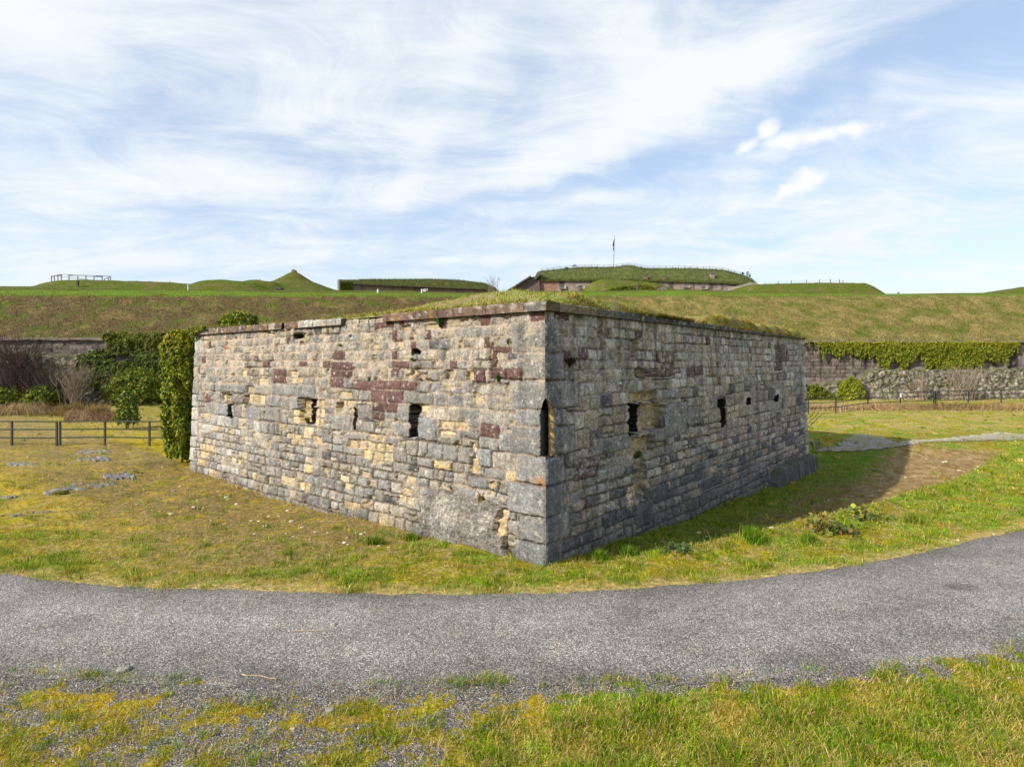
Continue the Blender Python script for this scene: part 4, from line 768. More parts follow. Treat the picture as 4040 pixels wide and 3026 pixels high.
# ---------------------------------------------------------------- wall plants
def wall_plant(side, u, v, size, n, c, label, hang=False, seed=1, kind='wall_plant'):
    al, out = (eL, nL) if side == 'L' else (eR, nR); r = np.random.default_rng(seed); bt = .15*(ZT - v)/ZT
    p = np.array([C0[0] + al[0]*u + out[0]*(bt + .0), C0[1] + al[1]*u + out[1]*(bt + .0), v]); P = p + np.stack([al[0]*r.normal(0, size*.12, n), al[1]*r.normal(0, size*.12, n), r.normal(0, size*.10, n)], -1)
    o = blades(P, r.uniform(.5, 1.1, n)*size, size*.10*r.uniform(.6, 1.4, n), r.uniform(1.4, 1.85, n) if hang else r.uniform(.3, 1.25, n), np.array(c)*r.uniform(.5, 1.5, (n, 1)), kind, wind=out*1.1, seed=seed)
    if not hang and n > 40:
        pass
    return tag(o, label, 'plant', 'small plants rooted in the blockhouse walls')
wall_plant('L', 3.02, 4.86, .30, 160, (.05, .10, .03), 'largest green fern hanging in the sunlit wall under the red coping', seed=1)
wall_plant('L', 1.19, 3.62, .17, 90, (.05, .10, .025), 'green tuft below two dark red stones near the blockhouse corner', seed=2)
wall_plant('L', .92, 4.38, .16, 80, (.06, .12, .02), 'green tuft beside dark red stones high near the blockhouse corner', seed=3)
wall_plant('L', 7.02, 4.44, .16, 50, (.10, .14, .02), 'small green tuft above a red stone on the sunlit wall', True, 4)
wall_plant('L', 1.62, .95, .26, 90, (.25, .20, .09), 'dry straw coloured tuft on top of the rubble patch by the corner', seed=5)
wall_plant('L', 8.6, 2.24, .22, 90, (.12, .13, .04), 'drooping grass on the sill of the wide recess in the sunlit wall', seed=6)
wall_plant('L', 4.0, 4.05, .14, 60, (.09, .11, .02), 'mossy tuft under the small dark hole in the sunlit wall', True, 7)
wall_plant('L', 5.7, 3.52, .16, 50, (.10, .12, .04), 'grass tuft on the ledge of the red stone patch', seed=8)
wall_plant('R', .77, 3.95, .34, 70, (.05, .035, .02), 'dark brown withered plant hanging on the shaded wall near the corner', True, 9)
wall_plant('R', 3.6, 1.68, .28, 110, (.06, .09, .025), 'green moss tuft under the breach in the shaded wall', True, 10)
wall_plant('R', 9.55, 2.80, .16, 60, (.05, .10, .02), 'small green plant in the narrow loophole of the shaded wall', seed=11)
wall_plant('L', 3.9, 1.62, .15, 50, (.08, .10, .03), 'tiny tuft in a joint below the tall dark loophole', seed=12)
# ---------------------------------------------------------------- shrubs
def shell(n, r, c, rx, ry, rz, lump=.25, seed=1, lo=-.4):
    d = r.normal(0, 1, (n*2, 3)); d /= np.linalg.norm(d, axis=1)[:, None]; d = d[d[:, 2] > lo][:n]; k = len(d)
    az = np.arctan2(d[:, 1], d[:, 0]); l = 1 + lump*fbm(az*1.6 + 5, d[:, 2]*3 + seed, 320 + seed, 4); rad = l*r.uniform(.55, 1.0, k)**.35
    return np.array(c) + d*rad[:, None]*np.array([rx, ry, rz]), d
def bush(name, label, cat, c, rx, ry, rz, n, size, cols, seed, stems=8, group=None, lump=.3, lo=-.35, **k):
    t = thing(name, label, cat, tuple(c), group); r = np.random.default_rng(seed)
    P, d = shell(n, r, np.array(c) + np.array([0, 0, rz*.55]), rx, ry, rz*.75, lump, seed, lo); cols = np.array(cols)*1.3; w = r.integers(0, len(cols), len(P))
    leaves(P, d, size*.85, cols[w]*r.uniform(.6, 1.4, (len(P), 1)), 'foliage', t, seed, **k)
    twigs('stem', c, stems, rz*1.05, min(rx, ry)*.7, .02, (.10, .08, .05), t, seed); return t
LIT = [(.22, .25, .012), (.16, .21, .012), (.28, .26, .015), (.08, .13, .012), (.045, .08, .012)]
DKIV = [(.07, .11, .014), (.05, .085, .012), (.12, .15, .014), (.15, .165, .015), (.03, .055, .012)]
def ivy_column():
    ax, ay = P2(LEN_L + .80, -.05); t = thing('ivy_bush', 'tall yellow-green ivy column climbing the far left corner of the blockhouse', 'ivy', (ax, ay, .1)); r = np.random.default_rng(21); n = 19000
    v = r.random(n); az = r.uniform(0, 2*np.pi, n); rad = (.70 + .24*fbm(az*1.4, v*6, 331, 4) + .14*fbm(az*3, v*18, 332, 3))*np.clip(1 - .35*sstep(.9, 1, v), .2, 1)*(.86 + .16*sstep(.0, .2, v))*r.uniform(.6, 1, n)**.3
    z = .42 + v*4.8 + .35*fbm(az*2.2, v*0 + 4, 334, 3)*(1 - v) + .15*fbm(az*2, v*0, 333, 3); P = np.stack([ax + rad*np.cos(az)*1.0, ay + rad*np.sin(az)*.95, z], -1); N_ = np.stack([np.cos(az), np.sin(az), .35 + v*0], -1)
    cols = np.array(LIT); w = r.integers(0, 5, n); hi = sstep(.7, 1, v); w = np.where(r.random(n) < hi*.6, 2, w); leaves(P, N_, .115, cols[w]*r.uniform(.6, 1.45, (n, 1)), 'foliage', t, 22)
    n = 1100; u = LEN_L - .2 - r.random(n)**2*1.3; zz = 5.30 - r.random(n)*.5*np.exp(-(LEN_L - u)/.7); x, y = P2(u, -.19 - r.random(n)*.08); leaves(np.stack([x, y, zz], -1), np.tile(np.array([nL[0], nL[1], .3]), (n, 1)), .11, cols[r.integers(0, 4, n)]*r.uniform(.5, 1.2, (n, 1)), 'ivy_tendril', t, 23)
    twigs('stem', (ax, ay, .1), 4, 4.6, .3, .025, (.10, .08, .05), t, 24)
ivy_column()
x, y = P2(15.0, .9); bush('bush', 'rounded glossy green bush growing on the blockhouse roof edge', 'bush', (x, y, 5.18), .74, .55, .56, 1800, .12, [(.16, .18, .012), (.10, .135, .012), (.05, .085, .012), (.20, .17, .012)], 31, lump=.22)
r_ = np.random.default_rng(33); a_, b_ = r_.normal(14.7, .55, 900), r_.uniform(.05, .8, 900); x_, y_ = P2(a_, b_)
o = blades(np.stack([x_, y_, roof_z(a_, b_) - .02], -1), r_.uniform(.12, .32, 900), .018, r_.uniform(.4, 1.2, 900), np.array([(.20, .19, .08)])*r_.uniform(.5, 1.2, (900, 1)), 'grass_tuft', seed=9); tag(o, 'pale grass tussock beside the bush on the blockhouse roof', 'grass tuft')
# ---------------------------------------------------------------- the scarp wall across the moat
scarp = thing('retaining_wall', 'long weathered masonry retaining wall at the foot of the grassy hill', 'wall', (0, 53, .6))
def build_scarp():
    xs = np.arange(-62, 72, .085); vs = np.linspace(0, 6.0, 84); U, V = np.meshgrid(xs, vs); px = CX + F*U/y_scarp(U)
    ledge = np.interp(px, [0, 150, 300, 420, 470, 700, 3150, 3280, 3390, 3440, 4100], [4.9, 4.7, 4.55, 4.35, 3.9, 3.6, 1.9, 2.1, 2.6, 3.3, 3.35]) + .22*fbm(U*.8, U*0, 341, 4)
    low = sstep(ledge + .12, ledge - .12, V)
    # dressed courses above
    course = np.floor(V/.36); off = (_hash(course, course*0, 3)/65536.0)*1.7; bl = np.floor((U + off)/.95); jx = np.abs(((U + off)/.95) % 1 - .5); jz = np.abs((V/.36) % 1 - .5)
    j = np.maximum(sstep(.44, .5, jx), sstep(.38, .5, jz)); hb = _hash(bl, course, 5)/65536.0
    H = .06*fbm(U*1.4, V*1.4, 342, 4) - .05*j + .04*(hb - .5); c = np.array([.20, .165, .15])*(1 + .55*(hb - .5))[..., None]*(1 + .4*fbm(U*1.1, V*1.3, 343, 4))[..., None]; c = c*(1 - .45*j)[..., None]
    st = sstep(.18, .42, fbm(U*.95, V*.06, 344, 4)); st = st*(px > 2800); c = blend(c, np.array([.045, .036, .032]), st*.85); c = blend(c, np.array([.33, .30, .27]), sstep(.2, .5, fbm(U*2, V*2, 345, 4))*.5)
    # rubble and moss below
    Hr = .42 + .12*fbm(U*.9, V*.9, 346, 4, .6) + .09*fbm(U*3.4, V*3.4, 347, 4, .7) + .5*sstep(1.6, 0, V)
    cr = np.array([.23, .21, .18])*(1 + .7*fbm(U*4, V*4, 348, 4, .7))[..., None]; wh = sstep(.0, .28, fbm(U*2.8, V*3.2, 349, 5, .7)); cr = blend(cr, np.array([.62, .55, .45]), wh*.9); og = sstep(.02, .2, fbm(U*2.2 + 9, V*2.6, 350, 5, .75)); cr = blend(cr, np.array([.10, .10, .014]), og*.9)
    dk = sstep(-.1, .3, fbm(U*1.3, V*1.5, 351, 4)); cr = blend(cr, np.array([.05, .042, .036]), dk*.45)
    lf = sstep(900, 300, px); cr = blend(cr, np.array([.055, .06, .05]), lf*sstep(-.25, .15, fbm(U*1.2, V*1.2, 352, 4) + .12*sstep(260, 60, px) - .35*np.exp(-((px - 290)/55)**2))*.85)
    cr = blend(cr, np.array([.10, .12, .016]), sstep(.25, 0, ledge - V)*.85)
    H = lerp(H, Hr, low); c = blend(c, cr, low); H = H - .12*sstep(5.8, 6.0, V)
    Y = y_scarp(U) - .05 - H; Z = .15 + V*(5.85/6.0)
    mesh('masonry', np.stack([U, Y, Z], -1), gridq(*U.shape), None, M_FARSTONE, scarp, np.clip(c, .01, .7).reshape(-1, 3))
    b = MB(); x = -62.0; rg = random.Random(9)
    t = np.linspace(-62, 72, 300); cz = np.array([[xx, y_scarp(xx) + dy + .06*float(0), zz + .03*np.sin(xx*1.7) + .02*np.sin(xx*5.1)] for xx in t for dy, zz in ((-.28, 5.86), (-.30, 6.04), (.95, 6.10))]); 
    cc = np.repeat((np.array([.24, .20, .17])*(1 + .35*fbm(t*1.3, t*0, 353, 4))[:, None]), 3, axis=0)
    mesh('coping', cz, gridq(300, 3), None, M_FARSTONE, scarp, np.clip(cc, .02, .6), smooth=False)
build_scarp()
def ivy_on_scarp(name, label, poly_fn, n, size, cols, seed, bulge, x0, x1, z0, z1, hi=None):
    r = np.random.default_rng(seed); U = r.uniform(x0, x1, n*3); Z = r.uniform(z0, z1, n*3); y = y_scarp(U); px, py = CX + F*U/y, HY - F*(Z - CAMZ)/y
    ok = poly_fn(px, py, U, Z); U, Z = U[ok][:n], Z[ok][:n]; k = len(U); bl = bulge*(.45 + .5*fbm(U*.55, Z*.65, seed + 360, 4)) + .12*fbm(U*2.5, Z*2.5, seed + 361, 3) + .16; bl = np.maximum(bl, .1)*r.uniform(.75, 1.0, k) + np.where(Z < 4.6, .35, 0)*(np.array(bulge) > .3)
    P = np.stack([U, y_scarp(U) - .1 - bl, Z], -1); c = np.array(cols)[r.integers(0, len(cols), k)]*r.uniform(.6, 1.4, (k, 1))
    if hi is not None: c = blend(c, np.array(hi)*r.uniform(.7, 1.3, (k, 1)), sstep(5.0, 6.1, Z)*.6)
    o = leaves(P, np.tile(np.array([0, -1, .55]), (k, 1)), size, c, name, None, seed, spread=.55); return tag(o, label, 'ivy')
def polyL(px, py, U, Z):
    w = 14*noise2(px*.03, py*.03, 71) + 7*noise2(px*.1, py*.1, 72); py = py + w; px = px + w
    left = np.interp(py, [1318, 1345, 1385, 1400, 1440, 1470, 1500, 1540, 1620], [405, 425, 440, 330, 325, 335, 345, 420, 450]); bald = (px > 440) & (px < 560) & (np.abs(py - 1405 - .12*(px - 440)) < 14)
    return (px > left) & (px < 760) & (py > 1318) & (py < 1640 - .05*(760 - px)) & ~bald
ivy_on_scarp('ivy', 'dark green ivy sheet covering the retaining wall left of the blockhouse', polyL, 52000, .17, DKIV, 41, .45, -42, -22, .3, 6.6, (.14, .15, .014))
def polyR(px, py, U, Z):
    w = 10*noise2(px*.04, py*.03, 73); t = .8*noise2(px*.022, px*0, 74) + .4*noise2(px*.06, px*0, 75) + .45*noise2(px*.16, px*0, 79) + .25*noise2(px*.4, px*0, 80)
    low = np.interp(px, [3180, 3300, 3400, 3460, 3560, 3620, 3650, 3720, 3780, 3860, 3900, 3960, 4000], [1352, 1395, 1400, 1425, 1448, 1400, 1448, 1450, 1480, 1440, 1420, 1420, 1370]) + 55*t
    tail = (np.abs(px - 3742 - 5*noise2(py*.02, py*0, 76)) < 15) & (py < 1565) | (np.abs(px - 3705 - (py - 1430)*.07) < 8) & (py < 1555) | (np.abs(px - 3795) < 7) & (py < 1495)
    return (px > 3150) & (px < 4010) & (py > 1349 + w*.3) & ((py < low + w) | tail & (py > 1400))
ivy_on_scarp('ivy', 'bright yellow-green ivy fringe hanging over the retaining wall right of the blockhouse', polyR, 30000, .17, [(.19, .22, .012), (.13, .17, .012), (.065, .10, .012), (.24, .235, .012)], 42, .28, 26, 50, .6, 6.3, (.27, .26, .012))
def ground_bush(px0, px1, py_base, h, n, size, cols, seed, name, label, cat, y=None, group=None, lump=.55, depth=1.2):
    pm = (px0 + px1)/2; zb = .5; y = y or (CAMZ - zb)*F/(py_base - HY); c = at(pm, py_base, y); c[2] = float(ground_z(c[0], c[1])); return bush(name, label, cat, c, (px1 - px0)/2/F*y, depth, h, n, size, cols, seed, 10, group, lump, -.5)
G = 'bushes at the foot of the retaining wall'
ground_bush(430, 640, 1612, 2.2, 4200, .20, DKIV[:4] + [(.13, .14, .015)], 51, 'bush', 'large olive green bush at the foot of the ivy left of the blockhouse', 'bush', 48.5, G)
ground_bush(470, 540, 1712, 1.55, 1500, .15, DKIV, 52, 'bush', 'small dark green bush just behind the left railing', 'bush', 33, G, depth=.6)
ground_bush(-60, 120, 1590, 1.2, 2600, .20, DKIV[:4], 53, 'bush', 'low green bush at the left edge of the picture under the thicket', 'bush', 47.5, G)
ground_bush(110, 230, 1590, 1.25, 2400, .20, DKIV[:4], 54, 'bush', 'low green bush between dry grass and the dark thicket', 'bush', 47.5, G)
def polyB(lo, hi, xs, ys_):
    def f(px, py, U, Z): w = 9*noise2(px*.05, py*.05, 78); return (px > lo) & (px < hi) & (py > np.interp(px, xs, ys_) + w) & (py < 1606 + w)
    return f
ivy_on_scarp('bush', 'low ragged green bush beside the blockhouse end behind the right railing', polyB(3080, 3300, [3080, 3160, 3230, 3300], [1508, 1512, 1532, 1575]), 12000, .16, [(.16, .20, .012), (.08, .12, .012), (.20, .21, .012), (.05, .08, .012)], 55, .9, 24, 33, .3, 3.0)
ivy_on_scarp('bush', 'yellow-green bush climbing the rubble right of the blockhouse', polyB(3270, 3410, [3270, 3300, 3335, 3370, 3410], [1580, 1510, 1482, 1500, 1585]), 7000, .16, [(.20, .23, .012), (.12, .16, .012), (.26, .25, .012)], 56, .7, 28, 36, .3, 3.6)
# bare brambles and dry grass
def bramble(px, y, n, h, spread, c, seed, label, rad=.022, name='bare_shrub', sub=5, group='bare shrubs and dry grass by the moat wall'):
    p = at(px, 0, y); p[2] = float(ground_z(p[0], p[1])) - .03; o = twigs(name, p, n, h, spread, rad, c, None, seed, sub=sub); return tag(o, label, 'bare shrub', group)
bramble(60, 48.2, 170, 6.3, 2.6, (.075, .05, .045), 61, 'dense dark reddish thicket at the far left against the wall', .025)
bramble(200, 48.0, 60, 4.6, 2.0, (.12, .09, .075), 62, 'thin leafless saplings in front of the dark moat wall', .02)
bramble(300, 47.6, 60, 3.8, 1.3, (.25, .20, .15), 63, 'pale dry bramble tangle left of the ivy sheet', .02)
bramble(440, 49.0, 40, 3.0, 1.1, (.16, .13, .10), 64, 'grey leafless stems before the ivy sheet', .018)
bramble(3800, 54.5, 90, 3.4, 1.8, (.20, .165, .13), 65, 'grey leafless bramble behind the right railing', .018)
bramble(3640, 54.5, 30, 2.6, .7, (.20, .16, .13), 66, 'thin leafless stems under the hanging ivy on the right', .018)
def dry_grass(px0, px1, py, h, n, c, seed, label):
    r = np.random.default_rng(seed); y0 = 3.4*F/(py - HY); px = r.uniform(px0, px1, n); y = y0 + r.normal(0, .9, n); x = (px - CX)/F*y; z = ground_z(x, y) - .02; cl = .6 + .8*np.clip(fbm(x*.8, y*.8, seed, 3) + .3, 0, 1)
    o = blades(np.stack([x, y, z], -1), h*r.uniform(.5, 1.1, n)*cl, .035, r.uniform(.3, 1.3, n), np.array(c)*r.uniform(.5, 1.35, (n, 1)), 'dry_grass', seed=seed); tag(o, label, 'dry grass', kind='stuff')
dry_grass(-100, 420, 1622, .95, 7000, (.27, .19, .095), 71, 'tall buff dry grass below the thicket on the left')
dry_grass(250, 470, 1640, .7, 2600, (.25, .16, .10), 72, 'reddish dry grass beside the olive bush')
dry_grass(3150, 4100, 1603, .65, 8000, (.30, .21, .11), 73, 'buff dry grass along the right railing')
# plants on the bank in front of the shaded wall
def tuft(px, py, h, n, c, label, seed, wid=.010, sp=.1):
    y = 4.0*F/(py - HY); x = (px - CX)/F*y; r = np.random.default_rng(seed); X = x + r.normal(0, sp, n); Y = y + r.normal(0, sp, n)
    o = blades(np.stack([X, Y, ground_z(X, Y) - .01], -1), h*r.uniform(.5, 1.1, n), wid, r.uniform(.1, .75, n), np.array(c)*r.uniform(.6, 1.4, (n, 1)), 'grass_tuft', seed=seed); return tag(o, label, 'grass tuft', 'tall grass tufts on the bank')
tuft(2968, 2145, .36, 420, (.11, .20, .012), 'tallest bright green grass tuft on the bank by the shaded wall', 81, .012, .09)
tuft(3190, 2140, .30, 220, (.11, .18, .015), 'green grass tuft right of the tallest one on the bank', 82, .012, .09)
tuft(2360, 2190, .28, 260, (.10, .18, .012), 'green tuft against the foot of the shaded wall near the corner', 83, .012, .08)
tuft(2480, 2170, .25, 260, (.10, .17, .012), 'lower green tuft along the shaded wall foot', 84, .012, .08)
tuft(3600, 2060, .28, 300, (.14, .17, .02), 'loose yellowish grass tuft high on the right bank', 85, .012, .09)
tuft(1480, 2130, .26, 260, (.10, .16, .012), 'green grass tuft below the sunlit wall', 86, .012, .09)
tuft(1620, 2110, .22, 220, (.09, .14, .012), 'small green tuft at the edge of the rubble patch', 87, .012, .08)
def weed(px, py, n, size, sp, h, cols, label, seed):
    y = 4.0*F/(py - HY); x = (px - CX)/F*y; z = float(ground_z(x, y)); r = np.random.default_rng(seed); t = thing('leafy_weed', label, 'plant', (x, y, z), 'leafy weeds on the bank')
    P = np.stack([x + r.normal(0, sp, n), y + r.normal(0, sp*.7, n), z + r.uniform(.02, h, n)], -1); leaves(P, np.tile([0, -.4, 1.0], (n, 1)), size, np.array(cols)[r.integers(0, len(cols), n)]*r.uniform(.6, 1.3, (n, 1)), 'foliage', t, seed, aspect=.9)
    twigs('stem', (x, y, z), 9, h*1.15, sp*1.3, .006, (.22, .12, .05), t, seed)
weed(3235, 2100, 130, .11, .24, .42, [(.13, .16, .02), (.30, .25, .02), (.07, .10, .03), (.18, .12, .03)], 'leafy weed with yellow and red tinged leaves on the bank', 91)
weed(3410, 2050, 100, .12, .22, .30, [(.06, .09, .04), (.30, .30, .03), (.09, .13, .03)], 'leafy weed with one bright yellow leaf at the top of the bank', 92)
weed(2660, 2190, 90, .10, .20, .14, [(.05, .10, .03), (.08, .13, .03)], 'flat dark green rosette near the foot of the shaded wall', 93)
weed(3330, 2110, 90, .10, .25, .16, [(.05, .09, .035), (.08, .12, .03), (.16, .09, .05)], 'dark green ground weed beside the yellow and red weed', 94)
# ---------------------------------------------------------------- railings in the moat
IRON = (.035, .042, .045)
def railing(label, pts, posts, rails, w=.07, rw=.045, h=1.1, group='steel railings in the moat', name='metal_railing', gz=None):
    gz = gz or (lambda x, y: float(ground_z(x, y))); p0 = pts[0]; t = thing(name, label, 'railing', (p0[0], p0[1], gz(*p0)), group)
    for x, y in posts:
        b = MB(); z = gz(x, y); b.box((x - w/2, y - w/2, z - .2), (x + w/2, y + w/2, z + h), IRON); b.build('post', M_METAL, t)
    for f in rails:
        b = MB()
        for (x0, y0), (x1, y1) in zip(pts, pts[1:]): b.bar((x0, y0, gz(x0, y0) + f*h), (x1, y1, gz(x1, y1) + f*h), rw, rw*1.25, IRON)
        b.build('rail', M_METAL, t)
    return t
def px_x(px, y): return (px - CX)/F*y
YL = 26.6
L1 = [(px_x(p, YL), YL) for p in (-520, -330, -140, 47, 224)]; L2 = [(px_x(p, YL), YL) for p in (237, 414, 590, 775)]
railing('dark steel railing with three rails at the left edge of the moat lawn', L1, L1, (.36*.9, .66, .985)[:3])
railing('dark steel railing running from the double post into the ivy column', L2, L2, (.33, .66, .985))
RY = [(3189, 42.5), (3298, 43.4), (3424, 46.3), (3552, 47.6), (3684, 48.8)]; R1 = [(px_x(p, y), y) for p, y in RY]; R2 = [(px_x(p, y), y) for p, y in [(3691, 48.9), (3821, 50.2), (3950, 51.6), (4080, 52.6), (4210, 53.4)]]
tR = railing('dark steel railing right of the blockhouse with a small white plate on a post', R1, R1, (.36, .68, .985), h=1.15)
railing('dark steel railing at the far right before the rubble wall', R2, R2, (.36, .68, .985), h=1.15)
R0 = [(px_x(3189, 42.4) - .05, 42.35), (px_x(3100, 35), 35.0)]; railing('short return of the right railing running behind the blockhouse end', R0, R0[1:], (.36, .68, .985), h=1.15)
b = MB(); x, y = R1[3]; z = float(ground_z(x, y)); b.box((x - .05, y - .055, z + .76), (x + .05, y - .04, z + 1.08), (.75, .74, .70)); b.build('plate', M_PLAIN, tR)
# ---------------------------------------------------------------- stones
def rock(px, py, wpx, label, group, c=(.42, .38, .31), seed=0, flat=.5, name='rock', cat='rock', sink=.3):
    r = np.random.default_rng(int(seed*13 + px)); y = 4.05*F/(py - HY); x = (px - CX)/F*y; z = float(ground_z(x, y)); s = wpx/2/F*y
    if road_mask(np.array(x), np.array(y), .0): z = .012
    n, m = 9, 12; th = np.linspace(0, np.pi, n); ph = np.arange(m)*2*np.pi/m; T, Pp = np.meshgrid(th, ph, indexing='ij')
    d = np.stack([np.sin(T)*np.cos(Pp), np.sin(T)*np.sin(Pp), np.cos(T)], -1); k = np.round(d*2.2 + r.normal(0, .05, 3))/2.2; q = d*.6 + k*.4
    q = q*(1 + .22*noise2(d[..., 0]*1.8 + px, d[..., 1]*1.8 + d[..., 2]*1.3 + seed, 401))[..., None]; q = q*np.array([1, r.uniform(.55, .95), flat*r.uniform(.7, 1.2)])*s
    a = r.uniform(-.5, .5); q = np.stack([q[..., 0]*np.cos(a) - q[..., 1]*np.sin(a), q[..., 0]*np.sin(a) + q[..., 1]*np.cos(a), q[..., 2]], -1)
    i, j = np.meshgrid(np.arange(n - 1), np.arange(m), indexing='ij'); Q = np.stack([i*m + j, (i + 1)*m + j, (i + 1)*m + (j + 1) % m, i*m + (j + 1) % m], -1).reshape(-1, 4)
    cc = np.array(c)*r.uniform(.75, 1.2)*(1 + .25*noise2(q[..., 0]*9/s*.1, q[..., 1]*9/s*.1, 402))[..., None]
    o = mesh(name, q.reshape(-1, 3), Q, None, M_STONE, None, np.clip(cc, .01, .7).reshape(-1, 3), smooth=False, loc=(x, y, z + s*flat*(.5 - sink))); return tag(o, label, cat, group)
LS = [(935, 393, 28), (950, 247, 20), (1450, 433, 32), (1570, 330, 22), (1370, 408, 25), (1648, 446, 22), (1720, 477, 20), (1787, 485, 14), (1972, 480, 28), (1895, 503, 16), (1880, 537, 26), (2068, 553, 18), (1235, 270, 26), (1290, 298, 26), (1055, 340, 24), (870, 380, 14), (745, 345, 12), (983, 220, 16), (1250, 327, 12), (1465, 367, 20), (1523, 368, 18), (1412, 404, 18), (1410, 367, 14), (1590, 400, 30), (1262, 410, 12), (1940, 472, 14), (1990, 470, 14), (2045, 485, 12), (1560, 490, 14), (1600, 507, 16), (1390, 500, 20), (815, 70, 20), (700, 92, 12), (885, 142, 10), (432, 310, 16), (152, 118, 14), (1710, 572, 14), (2120, 565, 14), (1075, 300, 14), (1110, 330, 14), (1190, 245, 14), (1900, 545, 20), (830, 380, 10), (1690, 527, 16), (1840, 440, 14), (1150, 420, 12)]
OWN = {0: 'white limestone lump alone on the grass far left of the other chips', 2: 'largest white limestone chip below the middle of the sunlit wall', 8: 'pale stone lying nearest the rubble patch of the sunlit wall', 1: 'grey flat stone near the far end of the sunlit wall', 23: 'long thin pale stone splinter below the sunlit wall', 34: 'buff coloured stone on the yellow moss at left', 35: 'pale stone beside a grey outcrop near the left railing', 31: 'flat pinkish stone on the bare soil right of the outcrops'}
for i, (X, Y, w) in enumerate(LS):
    rock(X/1.3825, 1750 + Y/1.3825, w/1.3825*1.0, OWN.get(i, 'small pale limestone chip scattered on the slope below the sunlit wall'), 'limestone chips below the sunlit wall', (.56, .52, .45) if i not in (1, 34) else ((.25, .25, .26) if i == 1 else (.50, .34, .16)), i)
RS = [(1838, 103, 28), (1905, 128, 18), (1997, 127, 18), (1730, 192, 12), (1845, 205, 12), (1422, 290, 14), (1380, 321, 22), (1205, 372, 24), (1080, 443, 12), (1015, 473, 24), (990, 432, 14), (705, 448, 14), (670, 432, 20), (1140, 345, 24), (1490, 225, 12), (1527, 200, 14), (1590, 128, 10), (1900, 530, 14), (2070, 500, 12), (1285, 245, 14), (500, 490, 20), (1560, 283, 12), (1285, 360, 14), (1650, 140, 10), (1750, 90, 10)]
OWN = {0: 'largest cream coloured stone on the brown earth in the right ditch', 1: 'pale stone right of the largest one on the brown earth', 2: 'pale stone at the right rim of the brown earth', 6: 'flat pale stone at the edge of the blockhouse shadow', 7: 'buff stone inside the blockhouse shadow', 9: 'flat pale stone left of the red and yellow weed', 17: 'pale pebble at the grass edge of the right road bend', 20: 'grey stone in the shade near the blockhouse foot'}
for i, (X, Y, w) in enumerate(RS):
    rock(2200 + X/1.2022, 1700 + Y/1.2022, w/1.2022*1.1, OWN.get(i, 'small pale stone lying in the ditch along the shaded wall'), 'stones in the ditch', (.56, .49, .38), i + 100)
GS = [(1440, 90, 30), (1474, 80, 20), (400, 418, 14), (453, 568, 20), (535, 285, 60), (1265, 540, 22), (1445, 510, 16), (1790, 630, 14), (1425, 455, 40), (815, 478, 18), (265, 598, 22), (630, 625, 24), (1303, 242, 14), (1205, 353, 28), (25, 287, 25), (430, 488, 24), (170, 525, 30), (1270, 620, 16), (3682, 200, 16), (4360, 315, 18), (3385, 280, 14), (3662, 620, 20), (3472, 467, 14), (4342, 268, 14), (3847, 630, 18), (4322, 405, 14)]
OWN = {0: 'pale rounded stone lying on the asphalt left of the middle', 1: 'smaller pale stone touching a rounded stone on the asphalt', 4: 'wide flat grey stone at the gravel edge of the asphalt', 8: 'wide pale stone in the gravel between two grass tufts', 13: 'buff stone beside a moss tuft on the gravel', 18: 'cream stone on the asphalt at right', 19: 'white stone at the right end of the near verge'}
for i, (X, Y, w) in enumerate(GS):
    rock(X/1.095, 2400 + Y/1.095, w/1.095, OWN.get(i, 'small pale pebble lying on the near gravel verge'), 'pebbles on the near verge', (.42, .40, .37), i + 200, .45)
def scatter_gravel():
    r = np.random.default_rng(77); n = 26000; y = 5.2 + r.random(n)*3.3; x = r.uniform(-8, 8.5, n); c, gr, gs = cover(x, y); ok = (y < y_near(x) + .1) & (r.random(n) < gr*.9); x, y = x[ok], y[ok]; k = len(x); z = ground_z(x, y)
    s = .005 + .010*r.random(k)**2.2; d = np.array([[1, 0, 0], [0, 1, 0], [-1, 0, 0], [0, -1, 0], [0, 0, 1]], float); V = d[None]*r.uniform(.6, 1.3, (k, 5, 1))*s[:, None, None]; V[:, :4, 2] -= .002
    a = r.uniform(0, 6.3, k); ca, sa = np.cos(a)[:, None], np.sin(a)[:, None]; V = np.stack([V[..., 0]*ca - V[..., 1]*sa + x[:, None], V[..., 0]*sa + V[..., 1]*ca + y[:, None], V[..., 2]*.8 + z[:, None] + .002], -1)
    i = np.arange(k)*5; T = np.concatenate([np.stack([i + p, i + (p + 1) % 4, i + 4], -1) for p in range(4)]); cc = np.array([.22, .205, .19])*(r.uniform(.35, 1.0, (k, 1)) + 1.2*(r.random((k, 1)) < .12)); cc *= 1 + r.normal(0, .06, (k, 3))
    o = mesh('gravel', V.reshape(-1, 3), None, T, M_PLAIN, None, np.clip(np.repeat(cc, 5, axis=0), .02, .65), smooth=False); tag(o, 'grey loose gravel on the near road verge', 'gravel', kind='stuff')
scatter_gravel()
def stick(p, q, label, rad=.006):
    a = [((px - CX)/F*4*F/(py - HY), 4*F/(py - HY)) for px, py in (p, q)]; t = np.linspace(0, 1, 7)[:, None]; P = np.array(a[0])*(1 - t) + np.array(a[1])*t; b = MB()
    P = np.column_stack([P, np.where(road_mask(P[:, 0], P[:, 1]), .034, ground_z(P[:, 0], P[:, 1]) + .012)]); P[1:-1] += np.random.default_rng(int(p[0])).normal(0, .012, (5, 3))*np.array([1, 1, .2])
    b.tube(P, rad*np.linspace(1, .5, 7), 5, (.40, .31, .17)); tag(b.build('stick', M_WOOD), label, 'stick', 'dry stalks on the road')
